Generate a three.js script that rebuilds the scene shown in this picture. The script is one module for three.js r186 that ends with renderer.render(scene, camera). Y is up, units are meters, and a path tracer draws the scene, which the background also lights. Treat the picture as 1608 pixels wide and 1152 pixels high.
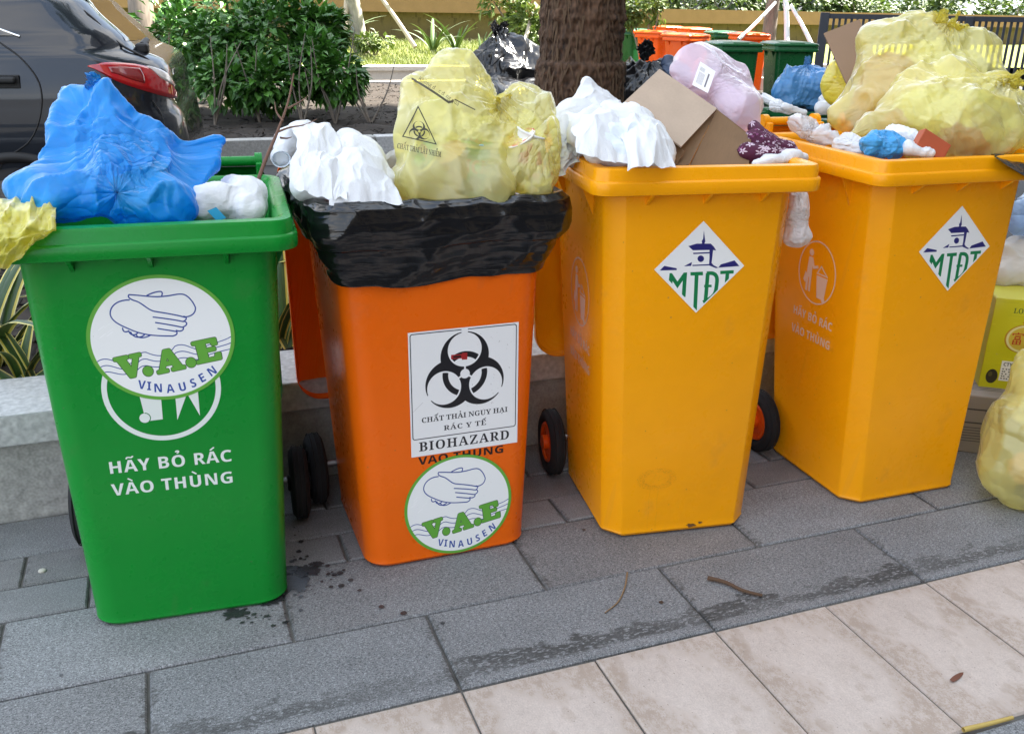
import * as THREE from 'three';
import { mergeGeometries, toCreasedNormals } from 'three/addons/utils/BufferGeometryUtils.js';
import { RoundedBoxGeometry } from 'three/addons/geometries/RoundedBoxGeometry.js';
import { createNoise3D } from 'simplex-noise';

// ---------------------------------------------------------------- camera, sky, sun, exposure
const scene = new THREE.Scene();
const camera = new THREE.PerspectiveCamera(42.94, 1024 / 733, 0.05, 400);
camera.position.set(0.1419, 1.3247, 1.4945);
camera.rotation.set(-0.369, -0.3617, 0.0188, 'YXZ');
camera.updateMatrixWorld(true);
scene.add(camera);
const renderer = new THREE.WebGLRenderer({ antialias: true });
renderer.toneMapping = THREE.LinearToneMapping;
renderer.toneMappingExposure = 7.7;
renderer.shadowMap.enabled = true;

const rng = (seed) => () => { seed = (seed + 0x6d2b79f5) | 0; let t = Math.imul(seed ^ (seed >>> 15), 1 | seed); t = (t + Math.imul(t ^ (t >>> 7), 61 | t)) ^ t; return ((t ^ (t >>> 14)) >>> 0) / 4294967296; };
const N3 = createNoise3D(rng(7));
const { clamp, lerp, smoothstep } = THREE.MathUtils;
const V = (x, y, z) => new THREE.Vector3(x, y, z);
const TAU = Math.PI * 2;

const SUN = V(Math.cos(1.02) * 0.99, Math.sin(1.02), -Math.cos(1.02) * 0.12).normalize();
{ // open sky with drifting white clouds, as bright as it looks from open shade
  const W = 512, H = 256, data = new Float32Array(W * H * 4);
  for (let r = 0; r < H; r++) for (let c = 0; c < W; c++) {
    const up = ((r + 0.5) / H - 0.5) * Math.PI, az = ((c + 0.5) / W - 0.5) * TAU;
    const x = Math.cos(az) * Math.cos(up), y = Math.sin(up), z = Math.sin(az) * Math.cos(up);
    const e = Math.max(0, y), h = Math.pow(1 - e, 3);
    let f = 0, a = 0.55, s = 1.6;
    for (let o = 0; o < 5; o++) { f += a * N3(x * s + 3, y * s * 1.7, z * s - 2); a *= 0.52; s *= 2.1; }
    const cl = smoothstep(f, -0.12, 0.42), g = Math.max(0, x * SUN.x + y * SUN.y + z * SUN.z), glow = 0.22 * Math.pow(g, 10);
    const sky = [0.15 + 0.15 * h + glow, 0.20 + 0.12 * h + glow, 0.285 + 0.05 * h + glow * 0.9], cloud = [0.415 + glow, 0.41 + glow, 0.405 + glow];
    for (let k = 0; k < 3; k++) data[(r * W + c) * 4 + k] = y < 0 ? 0.12 : lerp(sky[k], cloud[k], cl);
    data[(r * W + c) * 4 + 3] = 1;
  }
  const t = new THREE.DataTexture(data, W, H, THREE.RGBAFormat, THREE.FloatType);
  t.mapping = THREE.EquirectangularReflectionMapping; t.magFilter = THREE.LinearFilter; t.needsUpdate = true;
  scene.background = t; scene.environment = t;
}
const sun = new THREE.DirectionalLight(new THREE.Color(1, 0.93, 0.82), 4.6);
sun.position.copy(SUN).multiplyScalar(40); sun.castShadow = true; sun.shadow.radius = 1;
sun.shadow.mapSize.set(4096, 4096);
Object.assign(sun.shadow.camera, { left: -30, right: 30, top: 30, bottom: -30, near: 1, far: 120 });
scene.add(sun); scene.add(sun.target);

// ---------------------------------------------------------------- naming and grouping helpers
const taken = new Map();
function numbered(name) { const n = taken.get(name) ?? 0; taken.set(name, n + 1); return n ? `${name}_${String(n).padStart(3, '0')}` : name; }
function mesh(name, geo, mat, parent, label) {
  const m = new THREE.Mesh(geo, mat); m.name = numbered(name); m.castShadow = m.receiveShadow = true;
  (parent ?? scene).add(m); if (label) m.userData.label = label; return m;
}
function tag(o, label, category, group) { o.userData.label = label; o.userData.category = category; if (group) o.userData.group = group; return o; }
function thing(name, label, category, pos = [0, 0, 0], turn = 0, group) {
  const g = new THREE.Group(); g.name = numbered(name); g.position.set(...pos); g.rotation.y = turn; scene.add(g);
  return tag(g, label, category, group);
}
function structure(o) { o.userData.kind = 'structure'; return o; }
function stuff(o) { o.userData.kind = 'stuff'; return o; }
// a pixel of the 1608 x 1152 photograph at a given depth along the lens, as a point of the place
const FPX = 576 / Math.tan(THREE.MathUtils.degToRad(42.94 / 2));
function at(px, py, D) { return V((px - 804) / FPX * D, -(py - 576) / FPX * D, -D).applyMatrix4(camera.matrixWorld); }
// the same pixel on the level plane y = h
function onY(px, py, h) { const d = at(px, py, 1).sub(camera.position); return camera.position.clone().addScaledVector(d, (h - camera.position.y) / d.y); }

// ---------------------------------------------------------------- textures
function canvas(w, h, draw) { const c = document.createElement('canvas'); c.width = w; c.height = h; draw(c.getContext('2d'), w, h); return c; }
function ctex(w, h, draw, rep = false) {
  const t = new THREE.CanvasTexture(canvas(w, h, draw)); t.colorSpace = THREE.SRGBColorSpace; t.anisotropy = 8;
  if (rep) t.wrapS = t.wrapT = THREE.RepeatWrapping; return t;
}
// tiling value noise computed on a torus; fn(u, v, fbm) returns [r, g, b] in linear light
const SR = new Uint8Array(4097); for (let i = 0; i <= 4096; i++) { const x = (i / 4096) ** 2; SR[i] = Math.round(255 * (x <= 0.0031308 ? 12.92 * x : 1.055 * Math.pow(x, 1 / 2.4) - 0.055)); }
const toSRGB = (x) => SR[x <= 0 ? 0 : x >= 1 ? 4096 : (Math.sqrt(x) * 4096) | 0];
function tile(w, h, fn, color = true) {
  const d = new Uint8Array(w * h * 4);
  for (let j = 0; j < h; j++) for (let i = 0; i < w; i++) {
    const v = fn(i / w, j / h), o = (j * w + i) * 4;
    for (let k = 0; k < 3; k++) d[o + k] = color ? toSRGB(Array.isArray(v) ? v[k] : v) : clamp(Array.isArray(v) ? v[k] : v, 0, 1) * 255;
    d[o + 3] = 255;
  }
  const t = new THREE.DataTexture(d, w, h, THREE.RGBAFormat, THREE.UnsignedByteType);
  t.wrapS = t.wrapT = THREE.RepeatWrapping; t.magFilter = THREE.LinearFilter; t.minFilter = THREE.LinearMipmapLinearFilter; t.generateMipmaps = true;
  if (color) t.colorSpace = THREE.SRGBColorSpace; t.needsUpdate = true; return t;
}
const GR = new Float32Array(131072), HR = rng(77); for (let i = 0; i < 65536; i++) { const q = HR() * TAU; GR[i * 2] = Math.cos(q) * 1.5; GR[i * 2 + 1] = Math.sin(q) * 1.5; }
function tnoise(u, v, f, z = 0) { // gradient noise that tiles over the unit square
  const P = Math.max(1, Math.round(f)), x = u * P, y = v * P, ix = Math.floor(x), iy = Math.floor(y), fx = x - ix, fy = y - iy, zz = (z * 977.3) | 0;
  const x0 = ((ix % P) + P) % P, x1 = (x0 + 1) % P, y0 = ((iy % P) + P) % P, y1 = (y0 + 1) % P;
  const g = (a, b, dx, dy) => { const h = ((Math.imul(a + zz, 73856093) ^ Math.imul(b + 11, 19349663) ^ Math.imul(zz, 83492791)) >>> 3) & 65535; return GR[h * 2] * dx + GR[h * 2 + 1] * dy; };
  const s = fx * fx * (3 - 2 * fx), t = fy * fy * (3 - 2 * fy), a = g(x0, y0, fx, fy), b = g(x1, y0, fx - 1, fy), c = g(x0, y1, fx, fy - 1), d = g(x1, y1, fx - 1, fy - 1);
  return a + (b - a) * s + (c + (d - c) * s - a - (b - a) * s) * t;
}
const fbm = (u, v, f, z, oct = 4) => { let s = 0, a = 0.5; for (let o = 0; o < oct; o++) { s += a * tnoise(u, v, f, z + o * 7.3); a *= 0.5; f *= 2; } return s; };
const RGB = (r, g, b) => new THREE.Color().setRGB(r, g, b);
const std = (o) => new THREE.MeshStandardMaterial(o), phys = (o) => new THREE.MeshPhysicalMaterial(o);

// ---------------------------------------------------------------- geometry helpers
function grid(nu, nv, fn, closedU = false) { // indexed sheet; fn(u, v, target)
  const p = new Float32Array((nu + 1) * (nv + 1) * 3), uv = new Float32Array((nu + 1) * (nv + 1) * 2), idx = [], t = V(0, 0, 0);
  for (let j = 0; j <= nv; j++) for (let i = 0; i <= nu; i++) {
    const k = j * (nu + 1) + i; fn(i / nu, j / nv, t); p[k * 3] = t.x; p[k * 3 + 1] = t.y; p[k * 3 + 2] = t.z; uv[k * 2] = i / nu; uv[k * 2 + 1] = j / nv;
    if (i < nu && j < nv) idx.push(k, k + 1, k + nu + 1, k + 1, k + nu + 2, k + nu + 1);
  }
  const g = new THREE.BufferGeometry();
  g.setAttribute('position', new THREE.BufferAttribute(p, 3)); g.setAttribute('uv', new THREE.BufferAttribute(uv, 2)); g.setIndex(idx); g.computeVertexNormals();
  if (closedU) { const n = g.attributes.normal; for (let j = 0; j <= nv; j++) { const a = j * (nu + 1), b = a + nu; const x = n.getX(a) + n.getX(b), y = n.getY(a) + n.getY(b), z = n.getZ(a) + n.getZ(b), l = Math.hypot(x, y, z) || 1; n.setXYZ(a, x / l, y / l, z / l); n.setXYZ(b, x / l, y / l, z / l); } }
  return g;
}
function tube(points, r0, r1, rad = 6, seg) {
  const curve = new THREE.CatmullRomCurve3(points), n = seg ?? Math.max(2, points.length * 3), fr = curve.computeFrenetFrames(n), P = curve.getSpacedPoints(n);
  return grid(rad, n, (u, v, t) => { const i = Math.round(v * n), a = u * TAU, r = lerp(r0, r1, v); t.copy(P[i]).addScaledVector(fr.normals[i], Math.cos(a) * r).addScaledVector(fr.binormals[i], Math.sin(a) * r); }, true);
}
function cyl(a, b, r0, r1 = r0, seg = 12, open = false) {
  const d = b.clone().sub(a), g = new THREE.CylinderGeometry(r1, r0, d.length(), seg, 1, open);
  g.applyQuaternion(new THREE.Quaternion().setFromUnitVectors(V(0, 1, 0), d.clone().normalize())); g.translate((a.x + b.x) / 2, (a.y + b.y) / 2, (a.z + b.z) / 2); return g;
}
const box = (w, h, d, x, y, z, r = 0) => (r ? new RoundedBoxGeometry(w, h, d, 2, r) : new THREE.BoxGeometry(w, h, d)).translate(x, y, z);
const merge = (list) => { list = list.map((g) => { g = g.index ? g.toNonIndexed() : g; for (const k of Object.keys(g.attributes)) if (!['position', 'normal', 'uv'].includes(k)) g.deleteAttribute(k); return g; }); return mergeGeometries(list); };

// ---------------------------------------------------------------- ground, paving
const mAsphalt = std({ roughness: 0.95, map: tile(512, 512, (u, v) => { const n = 0.05 + 0.02 * fbm(u, v, 6, 1) + 0.035 * Math.max(0, tnoise(u, v, 120, 5)) ** 2; return [n * 1.02, n, n * 0.97]; }) });
{
  const g = new THREE.PlaneGeometry(300, 300).rotateX(-Math.PI / 2); const uv = g.attributes.uv; for (let i = 0; i < uv.count; i++) uv.setXY(i, uv.getX(i) * 150, uv.getY(i) * 150);
  g.translate(0, -0.012, -60); structure(mesh('ground', g, mAsphalt));
}
const speck = (u, v, f, z) => tnoise(u, v, f, z);
// flamed grey granite: salt and pepper grain, three tones
function graniteMat(base, warm, seed, moss) {
  const grain = (u, v) => { const hh = ((Math.imul((u * 340 | 0) + seed * 7, 374761393) ^ Math.imul((v * 160 | 0) + 3, 668265263)) >>> 5), hr = ((Math.imul(hh ^ (hh >>> 9), 1274126177) >>> 8) & 1023) / 1023; const a = speck(u, v, 150, seed), b = speck(u, v, 70, seed + 3), c = fbm(u, v, 3, seed + 9); return base * (1 + 0.4 * a + 0.3 * b + 0.22 * c) * (hr < 0.13 ? 0.55 : hr > 0.9 ? 1.5 : 0.86 + 0.28 * hr); };
  const map = tile(1024, 512, (u, v) => {
    let n = grain(u * 1, v); let r = n * (1 + warm), g = n, b = n * (1 - warm * 0.6);
    // old water marks: faint rings
    // grime and damp growth creeping along the front edge, with a ragged outline
    if (moss) {
      const edge = 0.29 + 0.22 * fbm(u, v, 3, seed + 21) + 0.2 * fbm(u, v, 11, seed + 25, 3), lo = 0.07 + 0.05 * fbm(u, v, 9, seed + 31, 2);
      const grit = fbm(u, v, 46, seed + 44, 2) + 0.4 * fbm(u, v, 20, seed + 47, 2);
      const k = smoothstep(edge - v, -0.03, 0.05) * smoothstep(v, lo, lo + 0.05) * smoothstep(grit, -0.34, 0.02) * (0.85 + 1.0 * fbm(u, v, 2.2, seed + 50)) * moss;
      const kk = clamp(k, 0, 0.86); r = lerp(r, 0.05, kk); g = lerp(g, 0.049, kk); b = lerp(b, 0.046, kk);
    }
    { const e2 = Math.min(u, 1 - u) * 2.2, q = clamp(smoothstep(0.05 + 0.13 * fbm(u, v, 5, seed + 61) - e2, 0, 0.04) * (0.35 + 0.9 * fbm(u, v, 38, seed + 66, 2)), 0, 0.7); r = lerp(r, 0.05, q); g = lerp(g, 0.045, q); b = lerp(b, 0.04, q); } // dirt lodged along the short joints
    // dried drip rings
    for (const [cx, cy, rr] of [[0.22, 0.7, 0.02], [0.61, 0.55, 0.016], [0.78, 0.8, 0.012], [0.41, 0.36, 0.014]]) { const d = Math.hypot((u - cx - seed % 3 * 0.07) * 2, v - cy); if (Math.abs(d - rr) < 0.004) { r *= 0.72; g *= 0.72; b *= 0.72; } }
    return [r, g, b];
  });
  return phys({ map, roughness: 0.8, specularIntensity: 0.5, bumpMap: tile(512, 256, (u, v) => 0.5 + 0.3 * speck(u, v, 75, seed) + 0.12 * speck(u, v, 32, seed + 3), false), bumpScale: 0.0007 });
}
const granite = [graniteMat(0.19, 0.0, 11, 0), graniteMat(0.215, -0.01, 17, 0), graniteMat(0.172, 0.03, 23, 0)];
const graniteEdge = [graniteMat(0.20, -0.02, 31, 0.6), graniteMat(0.198, -0.015, 37, 0.9), graniteMat(0.186, 0.0, 43, 1.05)];
function beigeMat(seed) {
  const map = tile(512, 768, (u, v) => {
    const c = fbm(u, v, 3, seed), f = fbm(u, v, 24, seed + 5, 3), s = speck(u, v, 110, seed + 9);
    let r = 0.52 * (1 + 0.14 * c + 0.12 * f + 0.12 * s), g = 0.445 * (1 + 0.15 * c + 0.13 * f + 0.12 * s), b = 0.39 * (1 + 0.16 * c + 0.13 * f + 0.12 * s);
    // brown dirt trodden in along the joints, ragged and grainy
    const e = Math.min(u, 1 - u, (1 - v) * 1.4, v * 1.5), k = clamp(smoothstep(0.26 + 0.5 * c - e, 0, 0.2) * (0.4 + 0.75 * f + 0.45 * s) + 0.3 * smoothstep(fbm(u, v, 6, seed + 40), 0.12, 0.35), 0, 0.72);
    r = lerp(r, 0.29, k * 0.9); g = lerp(g, 0.215, k * 0.9); b = lerp(b, 0.155, k * 0.9);
    if (speck(u, v, 60, seed + 70) > 0.83) { r *= 0.55; g *= 0.55; b *= 0.55; }
    return [r, g, b];
  });
  return phys({ map, roughness: 0.8, specularIntensity: 0.5, bumpMap: tile(256, 384, (u, v) => 0.5 + 0.3 * fbm(u, v, 20, seed, 3) + 0.15 * speck(u, v, 90, seed), false), bumpScale: 0.0008 });
}
const beige = [beigeMat(51), beigeMat(57), beigeMat(63), beigeMat(69)];
const pavement = new THREE.Group(); pavement.name = 'pavement'; structure(pavement); scene.add(pavement);
// a slab with eased edges whose top shows the material once, turned by hand for variety
const slabGeo = new Map();
function slab(w, d) {
  const key = w.toFixed(3) + d.toFixed(3); if (slabGeo.has(key)) return slabGeo.get(key);
  const e = 0.004, h = 0.03, hw = w / 2, hd = d / 2;
  const ring = (o, y) => [[-hw + o, y, hd - o], [hw - o, y, hd - o], [hw - o, y, -hd + o], [-hw + o, y, -hd + o]];
  const R = [ring(0, -h), ring(0, -e), ring(e, 0)], pos = [], uv = [];
  const quad = (a, b, c, d2) => { for (const q of [a, b, c, a, c, d2]) { pos.push(...q); uv.push(q[0] / w + 0.5, 0.5 - q[2] / d); } };
  for (let k = 0; k < 2; k++) for (let i = 0; i < 4; i++) quad(R[k][i], R[k][(i + 1) % 4], R[k + 1][(i + 1) % 4], R[k + 1][i]);
  quad(...R[2]);
  const g = new THREE.BufferGeometry(); g.setAttribute('position', new THREE.Float32BufferAttribute(pos, 3)); g.setAttribute('uv', new THREE.Float32BufferAttribute(uv, 2)); g.computeVertexNormals();
  slabGeo.set(key, g); return g;
}
{
  const r = rng(5), put = (name, w, d, x, z, m) => { const t = mesh(name, slab(w, d), m, pavement); t.position.set(x, (r() - 0.5) * 0.003, z); t.rotation.set((r() - 0.5) * 0.004, (r() - 0.5) * 0.003, (r() - 0.5) * 0.003); return t; };
  const P = 0.6088, J = 0.006;
  for (let i = -3; i < 9; i++) put('paving_slab', P - J, 0.274 - J, (i + 0.5) * P, -0.137, graniteEdge[(i + 9) % 3]);
  for (let i = -3; i < 9; i++) put('paving_slab', P - J, 0.281 - J, (i + 1) * P, -0.4145, granite[(i * 2 + 9) % 3]);
  for (const [z0, z1, off] of [[-0.555, -0.694, 0.175], [-0.694, -0.838, 0.02], [-0.838, -1.035, 0.17]])
    for (let i = -5; i < 14; i++) put('paving_slab', 0.305 - J, z0 - z1 - J, off + (i + 0.5) * 0.305, (z0 + z1) / 2, granite[Math.floor(r() * 3)]);
  for (let i = -4; i < 16; i++) put('floor_tile', P / 2 - 0.004, 0.437, (i + 0.5) * P / 2, 0.2215, beige[(i * 3 + 16 + (i >> 1)) % 4]);
  for (let i = -3; i < 9; i++) put('kerb_slab', P - J, 0.4, (i + 0.75) * P, 0.652, graniteEdge[0]);
  const bed = new THREE.PlaneGeometry(8, 2.1).rotateX(-Math.PI / 2).translate(1.9, -0.0065, -0.19);
  mesh('mortar_bed', bed, std({ roughness: 1, map: tile(256, 256, (u, v) => { const n = 0.10 + 0.1 * fbm(u, v, 9, 3) + 0.05 * speck(u, v, 60, 2); return [n * 1.05, n, n * 0.9]; }) }), pavement);
}
// wet splashes and drops beside the green bin
{
  const wet = phys({ color: RGB(0.03, 0.03, 0.032), roughness: 0.22, transparent: true, opacity: 0.82 });
  const r = rng(91), list = [];
  const puddle = (cx, cz, R, asp = 1, rag = 0.35) => { const n = 40, s = r() * 50, sh = new THREE.Shape(); for (let i = 0; i < n; i++) { const a = i / n * TAU, q = R * (1 + rag * N3(Math.cos(a) * 1.6 + s, Math.sin(a) * 1.6, s) + rag * 0.5 * N3(Math.cos(a) * 4 + s, Math.sin(a) * 4, 2)); const x = Math.cos(a) * q * asp, z = Math.sin(a) * q; i ? sh.lineTo(x, z) : sh.moveTo(x, z); } return new THREE.ShapeGeometry(sh).rotateX(-Math.PI / 2).translate(cx, 0.0035, cz); };
  list.push(puddle(0.335, -0.49, 0.036, 1.1, 0.45), puddle(0.372, -0.535, 0.024, 1.3, 0.4), puddle(0.335, -0.55, 0.02, 1.1, 0.4), puddle(0.19, -0.415, 0.018, 1.6, 0.45), puddle(0.275, -0.436, 0.016, 2, 0.4), puddle(0.4, -0.56, 0.012, 1.4, 0.4));
  for (let i = 0; i < 60; i++) { const a = r() * TAU, d = 0.02 + 0.16 * r() ** 1.4; list.push(puddle(0.36 + Math.cos(a) * d * 0.8, -0.57 + Math.sin(a) * d * 1.15, 0.0012 + 0.006 * r() ** 3, 1, 0.2)); }
  for (let i = 0; i < 16; i++) list.push(puddle(0.2 + r() * 0.12, -0.4 + r() * 0.06, 0.0015 + 0.004 * r() ** 2, 1.3, 0.3));
  for (const [px, py, q] of [[534, 901, 0.008], [536, 921, 0.008], [564, 928, 0.005], [599, 954, 0.007], [1038, 947, 0.006], [634, 964, 0.008], [96, 1062, 0.004], [917, 833, 0.005], [695, 980, 0.005], [463, 935, 0.004]]) { const p = onY(px, py, 0); list.push(puddle(p.x, p.z, q, 1, 0.12)); }
  tag(mesh('water_splash', merge(list), wet), 'dark wet splashes and drops on the grey slabs beside the green bin', 'water stain');
}

// ---------------------------------------------------------------- writing: base letters from the font, Vietnamese marks drawn as strokes
function viet(ctx, str, x, y, size, font, { align = 'left', spacing = 0 } = {}) {
  ctx.font = `bold ${size}px ${font}`; ctx.textAlign = 'left'; ctx.textBaseline = 'alphabetic';
  const cl = []; for (const ch of str.normalize('NFD')) { const c = ch.charCodeAt(0); if (c >= 0x300 && c <= 0x36f) cl[cl.length - 1].m.push(c); else cl.push({ c: ch, m: [] }); }
  const w = cl.map((q) => ctx.measureText(q.c).width + spacing), tot = w.reduce((a, b) => a + b, 0);
  let px = align === 'center' ? x - tot / 2 : x; const S = size;
  ctx.strokeStyle = ctx.fillStyle; ctx.lineWidth = S * 0.085; ctx.lineCap = 'round';
  cl.forEach((q, i) => {
    ctx.fillText(q.c, px, y); const cx = px + (w[i] - spacing) / 2, low = q.c !== q.c.toUpperCase(); let top = y - (low ? 0.62 : 0.82) * S, dx = 0;
    for (const m of q.m) {
      ctx.beginPath();
      if (m === 0x302) { ctx.moveTo(cx - 0.15 * S, top + 0.02 * S); ctx.lineTo(cx, top - 0.1 * S); ctx.lineTo(cx + 0.15 * S, top + 0.02 * S); ctx.stroke(); top -= 0.12 * S; dx = 0.16 * S; }
      if (m === 0x301) { ctx.moveTo(cx - 0.06 * S + dx, top); ctx.lineTo(cx + 0.1 * S + dx, top - 0.13 * S); ctx.stroke(); }
      if (m === 0x300) { ctx.moveTo(cx + 0.06 * S + dx, top); ctx.lineTo(cx - 0.1 * S + dx, top - 0.13 * S); ctx.stroke(); }
      if (m === 0x303) { ctx.moveTo(cx - 0.15 * S, top); ctx.bezierCurveTo(cx - 0.08 * S, top - 0.17 * S, cx + 0.06 * S, top + 0.06 * S, cx + 0.15 * S, top - 0.1 * S); ctx.stroke(); }
      if (m === 0x309) { ctx.moveTo(cx - 0.07 * S, top - 0.12 * S); ctx.bezierCurveTo(cx + 0.02 * S, top - 0.2 * S, cx + 0.13 * S, top - 0.12 * S, cx, top - 0.03 * S); ctx.stroke(); }
      if (m === 0x323) { ctx.arc(cx, y + 0.13 * S, S * 0.06, 0, TAU); ctx.fill(); }
    }
    px += w[i];
  });
  return tot;
}
const deco = { clear: [0, 0, 0, 0] };
// drawing coordinates measured on the flat sign itself: three corners give the turn and slant
function frame3(ctx, o, x, y, W, H) { // o, x, y: origin, end of the x side, end of the y side (sheet units) -> 0..W, 0..H
  const a = (x[0] - o[0]) / W, b = (x[1] - o[1]) / W, c = (y[0] - o[0]) / H, d = (y[1] - o[1]) / H, det = a * d - b * c;
  ctx.setTransform(d / det, -b / det, -c / det, a / det, (c * o[1] - d * o[0]) / det, (b * o[0] - a * o[1]) / det);
}
function handsLogo(worn) { // round white label: clasped hands, waves, V.A.E, VINAUSEN
  return ctex(1024, 1024, (c) => {
    c.fillStyle = '#63a83a'; c.fillRect(0, 0, 1024, 1024);
    c.fillStyle = '#f1f2f0'; c.beginPath(); c.arc(512, 512, 484, 0, TAU); c.fill();
    c.save(); c.beginPath(); c.arc(512, 512, 484, 0, TAU); c.clip();
    frame3(c, [372, 222], [1058, 200], [382, 812], 1024, 1024);
    c.strokeStyle = '#27408f'; c.lineWidth = 6; c.lineJoin = 'round'; c.lineCap = 'round';
    const path = (pts) => { c.beginPath(); c.moveTo(pts[0], pts[1]); for (let i = 2; i < pts.length; i += 6) c.bezierCurveTo(...pts.slice(i, i + 6)); c.stroke(); };
    // waves
    c.lineWidth = 4; for (const o of [0, 32, 64]) path([395 + o * 0.3, 618 + o * 0.9, 450, 560 + o, 490, 612 + o, 540, 622 + o * 0.7, 600, 618 + o * .8, 590, 560 + o, 640, 568 + o, 700, 600 + o * .8, 740, 590 + o * .7, 775, 545 + o, 830, 520 + o, 860, 580 + o * .8, 905, 560 + o * .7, 950, 530 + o * .8, 1000, 540 + o * .6, 1060, 500 + o]);
    // left hand
    c.lineWidth = 6; c.fillStyle = '#f1f2f0';
    path([590, 322, 540, 320, 500, 345, 498, 385, 500, 420, 545, 440, 580, 458, 640, 490, 700, 492, 770, 496, 800, 490, 790, 478, 790, 470, 806, 480, 830, 470, 822, 455, 840, 450, 850, 435, 828, 428, 848, 420, 842, 404, 828, 406]);
    path([592, 298, 580, 310, 600, 322, 620, 328, 650, 340, 670, 372, 700, 378, 750, 388, 800, 398, 835, 410]);
    path([592, 298, 650, 302, 690, 314, 745, 310, 790, 308, 800, 300, 830, 302, 860, 305, 880, 340, 888, 365, 888, 390, 870, 405, 842, 408]);
    path([672, 304, 690, 295, 720, 285, 738, 288, 745, 293, 742, 300, 738, 308]);
    path([690, 404, 730, 410, 780, 418, 826, 430]); path([698, 430, 740, 438, 780, 446, 820, 457]); path([706, 458, 740, 466, 770, 470, 790, 476]);
    path([546, 450, 545, 468, 556, 472, 572, 464]); path([572, 464, 575, 485, 595, 488, 610, 476]); path([604, 484, 610, 502, 640, 502, 668, 488]); path([580, 470, 590, 500, 620, 500, 640, 486]);
    // letters
    c.save(); c.translate(545, 684); c.rotate(-0.165); c.font = 'bold 138px serif'; c.lineWidth = 15; c.strokeStyle = '#63a83a'; c.fillStyle = '#63a83a'; c.textAlign = 'center';
    const put = (ch, x, y, sx = 1) => { c.save(); c.translate(x, y); c.scale(sx, 1); c.lineWidth = 18; c.strokeStyle = '#2a4a2a'; c.strokeText(ch, 0, 0); c.lineWidth = 13; c.strokeStyle = '#63a83a'; c.strokeText(ch, 0, 0); c.fillText(ch, 0, 0); c.restore(); };
    put('V', 22, 0, 1.2); put('A', 205, 10, 1.2); put('E', 392, 2, 1.35);
    for (const [x, y] of [[97, -10], [304, -8]]) { c.beginPath(); c.arc(x, y, 27, 0, TAU); c.fillStyle = '#2a4a2a'; c.fill(); c.beginPath(); c.arc(x, y, 24, 0, TAU); c.fillStyle = '#63a83a'; c.fill(); }
    c.restore();
    // VINAUSEN bent along the lower rim
    c.fillStyle = '#26489a'; c.font = 'bold 58px sans-serif'; c.textAlign = 'center';
    const T = [['V', 600, 742, 0.17], ['I', 634, 750, 0.12], ['N', 676, 762, 0.06], ['A', 735, 768, -0.06], ['U', 795, 762, -0.16], ['S', 850, 746, -0.28], ['E', 897, 722, -0.42], ['N', 950, 690, -0.55]];
    for (const [ch, x, y, a] of T) { c.save(); c.translate(x, y); c.rotate(a); c.fillText(ch, 0, 0); c.restore(); }
    c.setTransform(1, 0, 0, 1, 0, 0);
    const r = rng(worn ? 3 : 8); c.strokeStyle = 'rgba(255,255,255,0.9)'; for (let i = 0; i < 5; i++) { c.lineWidth = 2 + 3 * r(); c.beginPath(); const x = 60 + r() * 140, y = 380 + r() * 180; c.moveTo(x, y); c.lineTo(x + 40, y - 30); c.stroke(); }
    for (let i = 0; i < (worn ? 70 : 12); i++) { c.fillStyle = `rgba(110,100,90,${0.15 + 0.3 * r()})`; const x = r() * 1024, y = r() * 1024, s = 1 + 5 * r() * r(); c.fillRect(x, y, s * (1 + r()), s); }
    c.restore();
  });
}
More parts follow.
